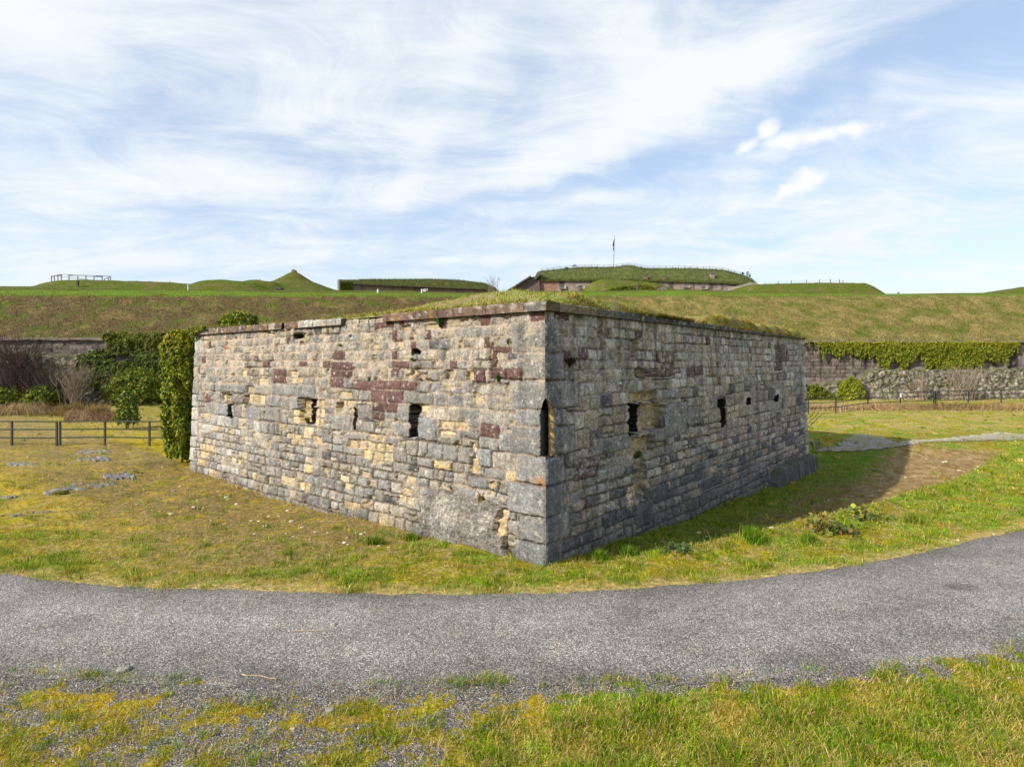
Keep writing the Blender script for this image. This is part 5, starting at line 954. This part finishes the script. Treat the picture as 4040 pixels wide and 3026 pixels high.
stick((835, 2307), (944, 2319), 'dry pale stalk lying on the far edge of the asphalt', .011); stick((1155, 2496), (1292, 2494), 'thin straw beside the rounded stone on the asphalt', .005); stick((955, 2669), (1090, 2688), 'bent dry stalk at the gravel edge of the road', .007)
stick((365, 2725), (440, 2690), 'dark twig on the gravel verge at left', .010)
# ---------------------------------------------------------------- rock showing through the moss
def outcrop(x0, y0, x1, y1, hp, label, seed):
    n, m = 70, 26; s, t = np.meshgrid(np.linspace(0, 1, n), np.linspace(-1, 1, m), indexing='ij'); prof = np.sin(np.pi*s)**.5*(.75 + .35*fbm(s*4 + seed, s*0, 410, 3))
    px = x0 + (x1 - x0)*s; py = y0 + (y1 - y0)*s + t*hp*prof + hp*.5*fbm(s*5 + seed, s*0, 411, 3); Y = 3.72*F/(py - HY); X = (px - CX)/F*Y
    e = np.minimum(1 - np.abs(t), np.minimum(s, 1 - s)*6); Z = ground_z(X, Y) - .07 + .10*sstep(.05, .6, e + .55*fbm(X*1.6, Y*1.6, 412, 4)) + .03*fbm(X*3.6, Y*3.6, 413, 4, .7) + .012*fbm(X*11, Y*11, 414, 3)
    c = np.array([.20, .20, .215])*(1 + .6*fbm(X*3, Y*3, 415, 4, .7))[..., None]; c = blend(c, np.array([.42, .40, .37]), sstep(.15, .45, fbm(X*4, Y*4, 416, 4))*.6); c = blend(c, MOSS*.7, sstep(.2, .45, fbm(X*2, Y*2, 417, 4))*.7)
    o = mesh('rock_outcrop', np.stack([X, Y, Z], -1), gridq(n, m), None, M_STONE, None, np.clip(c, .01, .6).reshape(-1, 3)); tag(o, label, 'rock outcrop', 'rock outcrops in the mossy lawn')
outcrop(292, 1781, 440, 1781, 11, 'grey rock outcrop nearest the left railing', 1); outcrop(292, 1808, 448, 1808, 13, 'broken grey rock outcrop just below the one by the railing', 2); outcrop(18, 1822, 155, 1822, 12, 'low grey rock outcrop at left between moss and railing', 3)
outcrop(150, 1928, 475, 1868, 21, 'longest grey rock outcrop slanting through the yellow moss', 4); outcrop(400, 1858, 545, 1846, 19, 'grey rock outcrop at the upper end of the longest one', 5); outcrop(-60, 1930, 75, 1940, 13, 'grey rock outcrop cut by the left picture edge', 6)
outcrop(112, 1990, 212, 1989, 6, 'small pale rock outcrop in the yellow moss', 7); outcrop(-60, 2004, 120, 2000, 6, 'thin grey rock ledge at the lower left of the moss', 8)
rock(238, 1968, 62, 'dark mossy hummock stone at the edge of the yellow moss', None, (.17, .145, .03), 300, .4, 'boulder', 'boulder', .15)
# ---------------------------------------------------------------- buildings on the hill
def sheet(name, rows, mat, parent, c, var=.4, sc=1.0, smooth=True, bumpy=0.0):
    """rows of points -> one sheet with mottled colour"""
    P = np.array(rows, float); m, n = P.shape[:2]; fu = np.linspace(0, m - 1, (m - 1)*6 + 1); fvv = np.linspace(0, n - 1, (n - 1)*6 + 1)
    A = np.array([[np.interp(fu, np.arange(m), P[:, j, k]) for j in range(n)] for k in range(3)]); B = np.array([[np.interp(fvv, np.arange(n), A[k, :, i]) for i in range(len(fu))] for k in range(3)]); V = np.moveaxis(B, 0, -1)
    if bumpy: V[1:, :, 2] += bumpy*fbm(V[1:, :, 0]*1.1, V[1:, :, 1]*1.1, 423, 4)
    cc = np.array(c)*(1 + var*fbm(V[..., 0]*sc, V[..., 2]*sc*1.4 + V[..., 1]*.6, 420, 4) + var*.6*fbm(V[..., 0]*sc*4, V[..., 2]*sc*4 + V[..., 1]*2, 421, 3))[..., None]
    return V, gridq(*V.shape[:2]), np.clip(cc, .01, .7)
M_TURF = material('far_turf'); _m, N, L, B_ = M_TURF; k = col_attr(N); f1 = tex(N, L, 'ShaderNodeTexNoise', 5, 6, .75); k = mixc(N, L, 1.0, k, ramp(N, L, f1.outputs['Fac'], [(.3, .45), (.5, 1.0), (.72, 1.6)]), 'MULTIPLY'); L.new(k, B_.inputs['Base Color']); B_.inputs['Roughness'].default_value = .95; bump(N, L, B_, f1.outputs['Fac'], .8, .15); M_TURF = _m
def resample(pts, n):
    p = np.array(pts, float); s = np.concatenate([[0], np.cumsum(np.hypot(*np.diff(p, axis=0).T))]); t = np.linspace(0, s[-1], n); return np.column_stack([np.interp(t, s, p[:, 0]), np.interp(t, s, p[:, 1])])
def far_blades(P, c, h, name, parent, seed):
    r = np.random.default_rng(seed); k = len(P); cc = np.array(c)[r.integers(0, len(c), k)]*r.uniform(.5, 1.5, (k, 1)); o = blades(P, r.uniform(.5, 1.2, k)*h, .04, r.uniform(.2, 1.2, k), cc, name, parent=parent, seed=seed); o['kind'] = 'stuff'; return o
FARG = [(.06, .10, .014), (.09, .115, .016), (.15, .12, .045), (.045, .08, .014)]
def build_long_bunker():
    t = thing('casemate', 'long low red stone casemate with flat grass roof on the hilltop', 'bunker', at(1600, 1150, 88)); yw = lambda px: np.interp(px, [1336, 1910], [84, 92])
    n = 60; px = np.linspace(1336, 1912, n); top = np.interp(px, [1336, 1391, 1912], [1113, 1122, 1144]); V = []
    for f in np.linspace(0, 1, 14):
        py = top*(1 - f) + np.maximum(np.interp(px, [1336, 1392, 1900], [1150, 1152, 1160]), top + 8)*f; V.append([at(a, b_, yw(a)) for a, b_ in zip(px, py)])
    V = np.array(V); V[..., 1] += .05*fbm(V[..., 0]*2, V[..., 2]*2, 430, 3); c = np.array([.30, .20, .17])*(1 + .5*fbm(V[..., 0]*.9, V[..., 2]*.3, 431, 4) + .4*fbm(V[..., 0]*3, V[..., 2]*4, 432, 3))[..., None]; c = blend(c, np.array([.36, .31, .28]), sstep(.25, .5, fbm(V[..., 0]*1.2, V[..., 2]*.8, 433, 4))*.6)
    mesh('wall', V, gridq(14, n), None, M_FARSTONE, t, np.clip(c, .02, .6).reshape(-1, 3))
    b = MB(); p0, p1 = at(1385, 1121.5, yw(1385) - .2), at(1910, 1143, yw(1910) - .2); b.bar(p0, p1, .35, .12, (.12, .09, .075)); b.build('cornice', M_FARSTONE, t)
    s = resample([(1337, 1108.5), (1402, 1107.5), (1463, 1104), (1564, 1104.5), (1707, 1103), (1809, 1107), (1910, 1119), (1948, 1136), (1964, 1148)], 110); rows = []
    low = np.interp(s[:, 0], [1337, 1391, 1912, 1964], [1112, 1121, 1143, 1156])
    for f, dy in ((0, -.3), (.45, 1.0), (.85, 2.8), (1, 4.2)): rows.append([at(a, lo + (hi - lo)*f, yw(a) + dy) for (a, hi), lo in zip(s, low)])
    rows.append([p + np.array([0, 8, -.3]) for p in rows[-1]]); rows.append([p + np.array([0, 3, -5]) for p in rows[-1]])
    V, q, c = sheet('turf', rows, None, None, (.085, .095, .022), .5, .7, bumpy=.05); mesh('grass_roof', V, q, None, M_TURF, t, c.reshape(-1, 3))
    W = V[:20].reshape(-1, 3); r = np.random.default_rng(3); far_blades(W[r.integers(0, len(W), 15000)] + r.normal(0, .12, (15000, 3))*np.array([1, 1, .15]), FARG, .28, 'roof_grass', t, 431)
    b = MB(); p = at(1337, 1108, 84); b.box((-.12, -.3, -2.2), (.16, 6, .05), (.30, .29, .30), org=p); b.build('end_wall', M_FARSTONE, t)
    r = np.random.default_rng(5); k = 1800; pxx = r.uniform(1341, 1392, k); pyy = r.uniform(1112, 1149, k); P = np.array([at(a, b_, yw(a) - .25 - .15*r.random()) for a, b_ in zip(pxx, pyy)]); leaves(P, np.tile([0, -1, .4], (k, 1)), .16, np.array(DKIV)[r.integers(0, 5, k)]*r.uniform(.6, 1.6, (k, 1)), 'ivy', t, 6)
build_long_bunker()
def build_fort():
    t = thing('fort', 'large grass covered fort with pinkish stone front and railing on its top', 'fort', at(2500, 1150, 112)); Y0 = 112.0
    topl = [(2113, 1105), (2128, 1110), (2337, 1109), (2600, 1112), (2673, 1114), (2800, 1117), (2922, 1123), (2990, 1130)]; n = 150; px = np.linspace(2113, 2990, n); top = np.interp(px, *np.array(topl).T); V = []
    for f in np.linspace(0, 1, 16): V.append([at(a, b_ + (1152 - b_)*f, Y0) for a, b_ in zip(px, top)])
    V = np.array(V); V[..., 1] += .06*fbm(V[..., 0]*1.5, V[..., 2]*1.5, 440, 3); base = np.where((np.linspace(0, 1, n) < .1)[None, :, None], np.array([.33, .185, .135]), np.array([.31, .245, .215])); c = base*(1 + .35*fbm(V[..., 0]*1.4, V[..., 2]*1.8, 441, 4))[..., None]
    c = blend(c, np.array([.06, .05, .048]), sstep(.08, .45, fbm(V[..., 0]*.75, V[..., 2]*.12, 442, 4))*.8); mesh('wall', V, gridq(16, n), None, M_FARSTONE, t, np.clip(c, .02, .6).reshape(-1, 3))
    for pxa, pxb, ya, yb in [(2209, 2225, 1125, 1137), (2282, 2299, 1125.5, 1138), (2696, 2714, 1129, 1133), (2768, 2784, 1130, 1138.5)]:
        b = MB(); p, q = at(pxa, yb, Y0 - .12), at(pxb, ya, Y0 - .12); k = 9; th = np.linspace(0, np.pi, k); xm, hw = (p[0] + q[0])/2, (q[0] - p[0])/2; hh_ = (q[2] - p[2])
        ring = [(xm - hw, p[1], p[2]), (xm + hw, p[1], p[2])] + [(xm + hw*np.cos(a), p[1], p[2] + hh_*.62 + hh_*.38*np.sin(a)) for a in th]; b.add(ring, None, [[0, i, i + 1] for i in range(1, len(ring) - 1)], (.05, .07, .10)); w = b.build('window', M_PLAIN, t)
        b = MB(); b.box((xm + hw + .02, p[1] - .1, p[2] - .15), (xm + hw + .42, p[1] + .1, p[2] + hh_*.75), (.50, .38, .26)); b.box((xm - hw - .1, p[1] - .14, p[2] - .12), (xm + hw + .02, p[1] + .1, p[2] - .01), (.40, .33, .28)); b.build('window_surround', M_FARSTONE, w)  # right jamb paler than the wall: sunlight on it put into the colour
    s = resample([(2122, 1080), (2134, 1071), (2206, 1064), (2269, 1058), (2308, 1055), (2387, 1057), (2430, 1055), (2455, 1051), (2468, 1047.5), (2495, 1049), (2515, 1054), (2550, 1061), (2597, 1061), (2715, 1060), (2785, 1063), (2856, 1067), (2891, 1076), (2938, 1090), (2962, 1100), (2983, 1121), (2992, 1132)], 220); low = np.interp(s[:, 0], *np.array(topl).T) - .8; low = np.maximum(low, s[:, 1] + 1); rows = []
    for f, dy in ((0, -.35), (.15, .3), (.55, 2.6), (.9, 5.2), (1, 6.5)): rows.append([at(a, lo + (hi - lo)*f, Y0 + dy) for (a, hi), lo in zip(s, low)])
    rows.append([p + np.array([0, 14, -.8]) for p in rows[-1]]); rows.append([p + np.array([0, 4, -6]) for p in rows[-1]])
    V, q, c = sheet('turf', rows, None, None, (.080, .098, .020), .5, .6, bumpy=.07); mesh('grass_roof', V, q, None, M_TURF, t, c.reshape(-1, 3)); W = V[:25].reshape(-1, 3); r = np.random.default_rng(4); far_blades(W[r.integers(0, len(W), 30000)] + r.normal(0, .15, (30000, 3))*np.array([1, 1, .15]), FARG, .30, 'roof_grass', t, 441)
    def prism(name, poly, y, th, cc, par):
        P = np.array([at(a, b_, y) for a, b_ in poly]); k = len(P); V = np.concatenate([P, P + np.array([0, th, 0])]); T = [[0, i, i + 1] for i in range(1, k - 1)] + [[k, k + i + 1, k + i] for i in range(1, k - 1)]; Q = [[i, k + i, k + (i + 1) % k, (i + 1) % k] for i in range(k)]
        return mesh(name, V, Q, T, M_FARSTONE, par, np.broadcast_to(np.array(cc), V.shape), smooth=False)
    prism('wing_wall', [(1995, 1156), (2091, 1093), (2110, 1092), (2114, 1104), (2129, 1110), (2129, 1156)], Y0 - .5, 4, (.15, .105, .10), t)
    for i in range(9):
        f0, f1 = i/9, (i + .86)/9; b = MB(); p, q = at(2005 + 90*f0, 1148 - 57*f0, Y0 - .7), at(2005 + 90*f1, 1148 - 57*f1, Y0 - .7); b.bar(p + np.array([0, 1.5, .10]), q + np.array([0, 1.5, .10]), 4.2, .22, np.array([.24, .21, .18])*(.8 + .4*((i*7) % 5)/5)); b.build('coping_stone', M_FARSTONE, t)
    prism('end_block', [(2109, 1093), (2121, 1072.5), (2135, 1071), (2131, 1082), (2114, 1103)], Y0 - .7, 6, (.12, .11, .115), t)
    for (xa, xb, ya, yb), cc in zip([(2542, 2555, 1090, 1104), (2614, 2629, 1094, 1111), (2806, 2820, 1080, 1103)], [(.30, .16, .12), (.30, .17, .13), (.27, .22, .19)]):
        yq = 112.3 if xa < 2700 else 113.2; p, q = at(xa, yb + 6, yq), at(xb, ya, yq); b = MB(); b.box((p[0], p[1], p[2]), (q[0], q[1] + 2.5, q[2]), cc); ch = b.build('chimney', M_FARSTONE, t); b = MB(); b.box((p[0] - .1, p[1] - .1, q[2] + .003), (q[0] + .1, q[1] + 2.6, q[2] + .13), (.13, .13, .13)); b.build('chimney_cap', M_FARSTONE, ch)
    # railing along the crest
    rl = thing('railing', 'thin steel railing along the crest of the grass covered fort', 'railing', at(2134, 1071, 118.6)); sil = lambda p_: np.interp(p_, s[:, 0], s[:, 1]); xs_ = list(np.arange(2136, 2950, 24.6))
    for a in xs_:
        p = at(a, sil(a) + 1.0, 118.7); b = MB(); b.box((-.035, -.035, -.2), (.035, .035, .60), (.10, .11, .12), org=p); b.build('post', M_METAL, rl)
    for h_ in (.56, .28):
        b = MB()
        for a, c_ in zip(xs_, xs_[1:]): b.bar(at(a, sil(a) + 1, 118.7) + np.array([0, 0, h_]), at(c_, sil(c_) + 1, 118.7) + np.array([0, 0, h_]), .045, .045, (.13, .14, .15))
        b.build('rail', M_METAL, rl)
    # flag
    fp = thing('flagpole', 'tall flagpole with a limp blue white and red flag on the fort', 'flagpole', at(2420, 1058, 119)); p = at(2420.5, 1058, 119); q = at(2424.5, 928, 119); b = MB(); b.tube([p - np.array([0, 0, .5]), q], [.06, .035], 8, (.09, .09, .10)); b.build('pole', M_METAL, fp)
    n, m = 26, 9; f, w = np.meshgrid(np.linspace(0, 1, n), np.linspace(0, 1, m), indexing='ij'); ax = p + (q - p)*.87; X = ax[0] - .03 - .05*f - w*(.22*np.sin(np.pi*f)**.8 + .04) + .02*np.sin(9*w + 4*f); Yy = ax[1] + .12*np.sin(w*14 + f*3)*np.sin(np.pi*f) - .05; Z = ax[2] - f*2.5; cc = np.where((f < .60)[..., None], np.array([.012, .022, .11]), np.where((f < .68)[..., None], np.array([.5, .48, .5]), np.array([.45, .025, .04])))
    mesh('flag', np.stack([X, Yy, Z], -1), gridq(n, m), None, M_PLAIN, fp, cc.reshape(-1, 3))
    for i, (pa, pb, h_) in enumerate([(2235, 1062, .30), (2268, 1055, .42), (2931, 1085, .45), (2949, 1091, .80), (2958, 1096, .55)]):
        bush('shrub', ['tiny dark shrub left on the fort crest', 'dark round shrub on the fort crest left of the flag', 'low dark shrub at the descending end of the fort railing', 'taller dark shrub at the descending end of the fort railing', 'last small shrub on the falling edge of the fort roof'][i], 'shrub', at(pa, pb, 117.6), .42 if i < 2 else .2, .3, h_, 130, .14, [(.02, .03, .02), (.03, .045, .02)], 500 + i, 3)
build_fort()
def build_mound_bunker():
    t = thing('mound_bunker', 'small earth mound bunker overgrown with yellow ivy before the fort', 'bunker', at(2560, 1156, 91)); b = MB()
    P = [at(a, c, 90.6) for a, c in [(2500, 1160), (2505, 1126), (2530, 1123), (2560, 1142), (2600, 1136), (2618, 1129), (2628, 1133), (2634, 1146), (2634, 1160)]]; k = len(P); V = np.concatenate([P, np.array(P) + np.array([0, 4.5, 0])]); b.add(V, [[i, k + i, k + (i + 1) % k, (i + 1) % k] for i in range(k)], [[0, i + 1, i] for i in range(1, k - 1)], (.20, .17, .16)); b.build('front_wall', M_FARSTONE, t)
    b = MB(); P = [at(a, c, 90.3) for a, c in [(2632, 1144), (2680, 1151), (2727, 1160), (2727, 1163), (2632, 1163)]]; k = len(P); V = np.concatenate([P, np.array(P) + np.array([0, 4, 0])]); b.add(V, [[i, k + i, k + (i + 1) % k, (i + 1) % k] for i in range(k)], [[0, i + 1, i] for i in range(1, k - 1)], (.05, .052, .06)); b.build('side_wall', M_FARSTONE, t)
    r = np.random.default_rng(8)
    for (a0, a1, b0, b1, n, cols) in [(2380, 2510, 1128, 1158, 2600, DKIV), (2517, 2590, 1122, 1157, 1700, [(.19, .18, .012), (.13, .14, .012), (.08, .10, .012)])]:
        px, py = r.uniform(a0, a1, n), r.uniform(b0, b1, n); ok = py > np.interp(px, [2380, 2440, 2500, 2520, 2560, 2590], [1150, 1132, 1125, 1121, 1124, 1140]); px, py = px[ok], py[ok]; P = np.array([at(a, c, 90.2 - .3*r.random()) for a, c in zip(px, py)]); leaves(P, np.tile([0, -1, .5], (len(P), 1)), .18, np.array(cols)[r.integers(0, len(cols), len(P))]*r.uniform(.6, 1.4, (len(P), 1)), 'ivy', t, int(a0))
    t = thing('mound_entrance', 'small dark stone entrance in the grassy mound beside the pointed mound', 'entrance', at(1095, 1147, 80.5)); b = MB(); p = at(1084, 1150, 80); q = at(1107, 1135, 80); b.box((p[0], 79.9, p[2]), (q[0], 82, q[2]), (.13, .11, .10)); b.build('frame', M_FARSTONE, t); b = MB(); b.box((p[0] + .15, 79.88, p[2]), (q[0] - .12, 79.97, q[2] - .12), (.015, .014, .013)); b.build('opening_panel', M_PLAIN, t)  # flat near-black panel stands in for the shade inside the doorway
build_mound_bunker()
# viewing platform on the left mound
def build_platform():
    t = thing('viewing_platform', 'railed viewing platform with dark information boards on the left mound', 'platform', at(330, 1104, 82)); C_ = (.10, .11, .13)
    z4 = lambda X, Y, y: at(160 + X/2.989, 1060 + Y/2.989, y); tops = [(128, 88, 80.5), (243, 68, 80.8), (825, 90, 80.8), (755, 123, 83.5)]
    for X, Y, y, z_ in [(128, 88, 80.5, 150), (163, 82, 80.6, 150), (205, 76, 80.7, 150), (243, 68, 80.8, 147), (335, 72, 83.0, 140), (440, 88, 83.4, 142), (535, 80, 83.4, 140), (630, 86, 83.2, 142), (727, 92, 83, 146), (825, 90, 80.8, 147), (800, 100, 82, 147), (755, 123, 83.5, 147)]:
        p = z4(X, Y, y); b_ = MB(); g = float(ground_z(p[0], p[1])); b_.box((p[0] - .045, p[1] - .045, g - .2), (p[0] + .045, p[1] + .045, p[2]), C_); b_.build('post', M_METAL, t)
    for a, c in [((128, 88, 80.5), (243, 69, 80.8)), ((243, 69, 80.8), (825, 90, 80.8)), ((825, 91, 80.8), (755, 124, 83.5)), ((243, 97, 80.8), (560, 130, 80.8)), ((345, 85, 83.3), (727, 100, 83.3)), ((128, 104, 80.5), (165, 100, 80.6))]:
        b_ = MB(); b_.bar(z4(*a), z4(*c), .06, .06, C_); b_.build('rail', M_METAL, t)
    for x0, x1, y0, y1 in [(175, 226, 75, 87), (318, 368, 70, 82), (637, 721, 82, 97)]:
        p, q = z4(x0, y1, 80.6), z4(x1, y0, 80.6); b_ = MB(); V = [(p[0], 80.6, p[2]), (q[0], 80.6, p[2]), (q[0] + .1, 80.95, q[2]), (p[0] + .1, 80.95, q[2])]; V = V + [(x, y + .04, z + .05) for x, y, z in V]; b_.add(V, [[0, 1, 2, 3], [7, 6, 5, 4], [0, 4, 5, 1], [1, 5, 6, 2], [2, 6, 7, 3], [3, 7, 4, 0]], None, (.02, .025, .03)); b_.build('board', M_METAL, t)
build_platform()
def vent(px, base, top, y, c, label, capw=1.6, w=3.0):
    p, q = at(px, base, y), at(px, top, y); p[2] = min(p[2], float(ground_z(p[0], p[1]))) - .1; r_ = w/F*y; b = MB(); b.tube([p, q - np.array([0, 0, .12])], r_, 10, c); o = thing('vent_pipe', label, 'vent pipe', p, 'vent pipes on the hill'); b.build('pipe', M_PLAIN, o)
    b = MB(); b.tube([q - np.array([0, 0, .12]), q - np.array([0, 0, .02]), q], [r_*capw, r_*capw, r_*.6], 10, np.array(c)*.85); b.build('cap', M_PLAIN, o)
vent(743, 1136, 1122, 71, (.42, .44, .47), 'grey mushroom shaped vent pipe at the foot of the left mounds', 1.7)
vent(1491, 1155, 1142, 73, (.72, .72, .70), 'white vent pipe in front of the long red casemate', 1.3)
vent(1664, 1149, 1141, 76, (.70, .69, .67), 'small white vent pipe at the middle of the long casemate', 1.4, 2.2)
vent(3545, 1163, 1152.5, 80, (.10, .12, .13), 'dark mushroom vent standing alone on the right skyline', 1.9, 2.2)
vent(670, 1114, 1109, 80.5, (.30, .31, .32), 'tiny grey vent on the ridge right of the platform', 1.8, 1.4); vent(1025, 1105, 1100, 84, (.30, .31, .32), 'tiny grey vent on the mound left of the pointed mound', 1.8, 1.4)
b = MB(); p = at(307, 1119, 77); b.box((-.12, -.1, -.3), (.12, .1, .32), (.02, .022, .025), org=p); b.box((-.09, -.14, .322), (.16, .12, .37), (.03, .03, .03), org=p); tag(b.build('electric_box', M_PLAIN), 'small black box standing below the viewing platform', 'box')
for i, (px, py, w) in enumerate([(1676, 1147, 14), (1684, 1144, 10), (1159, 1073, 14), (1166, 1074, 10)]):
    y = 84 if i < 2 else 92; p = at(px, py, y); p[2] = max(p[2], float(ground_z(p[0], p[1])) + .05); b = MB(); s = w/2/F*y; b.box((-s, -s*.8, -s*.6), (s*.8, s, s*.5), (.62, .60, .58) if i < 2 else (.20, .17, .13), org=p); b.box((-s*.6, -s, s*.503), (s*.5, s*.6, s*.9), (.55, .53, .5) if i < 2 else (.22, .19, .15), org=p)
    tag(b.build('rubble_block', M_STONE), ['white rubble beside the small vent of the casemate', 'second white rubble lump at the casemate wall', 'stone block topping the pointed mound', 'smaller stone beside the block on the pointed mound'][i], 'rubble')
o = twigs('sapling', at(1942, 1152, 82), 26, 2.5, 1.5, .016, (.16, .13, .12), None, 601, .25, 4); tag(o, 'leafless sapling between the long casemate and the fort', 'sapling')
# fences on the right mound
def build_mound_fence():
    t = thing('wire_fence', 'wire mesh fence with dark posts on the flat topped right mound', 'fence', at(3070, 1118, 97.5)); pts = [(3018, 1122, 1115), (3070, 1120, 1108), (3122, 1118, 1107), (3182, 1117.5, 1104.5), (3234, 1117, 1102.5), (3276, 1117, 1101.5), (3312, 1117, 1103.5), (3326, 1117.5, 1106)]
    for a, b0, b1 in pts:
        p, q = at(a, b0 + 4, 97.6), at(a, b1, 97.6); b = MB(); b.box((p[0] - .035, p[1] - .035, p[2]), (p[0] + .035, p[1] + .035, q[2]), (.045, .045, .05)); b.build('post', M_METAL, t)
    b = MB()
    for k in range(8):
        f = k/7*.85
        for (a, b0, b1), (c, d0, d1) in zip(pts, pts[1:]): b.bar(at(a, b0 + (b1 - b0)*f, 97.6), at(c, d0 + (d1 - d0)*f, 97.6), .008, .008, (.4, .41, .43))
    b.build('mesh_wire', M_METAL, t)
    t = thing('paling_fence', 'pale grey paling fence descending between the fort and the right mound', 'fence', at(2900, 1137, 98.5)); px = np.arange(2872, 2990, 2.6); b = MB()
    for a in px:
        base = np.interp(a, [2872, 2900, 2962, 2990], [1142, 1138, 1122, 1126]); p, q = at(a, base, 98.5), at(a, base - 7.5, 98.5); b.box((p[0] - .03, p[1] - .012, p[2] - .2), (p[0] + .03, p[1] + .012, q[2]), np.array([.34, .31, .29])*np.random.default_rng(int(a)).uniform(.7, 1.2))
    b.build('palings', M_WOOD, t); b = MB()
    for a, c in zip(px[::6], px[6::6]): g = lambda v: at(v, np.interp(v, [2872, 2900, 2962, 2990], [1142, 1138, 1122, 1126]) - 5, 98.53); b.bar(g(a), g(c), .03, .05, (.3, .28, .26))
    b.build('rail', M_WOOD, t)
build_mound_fence()
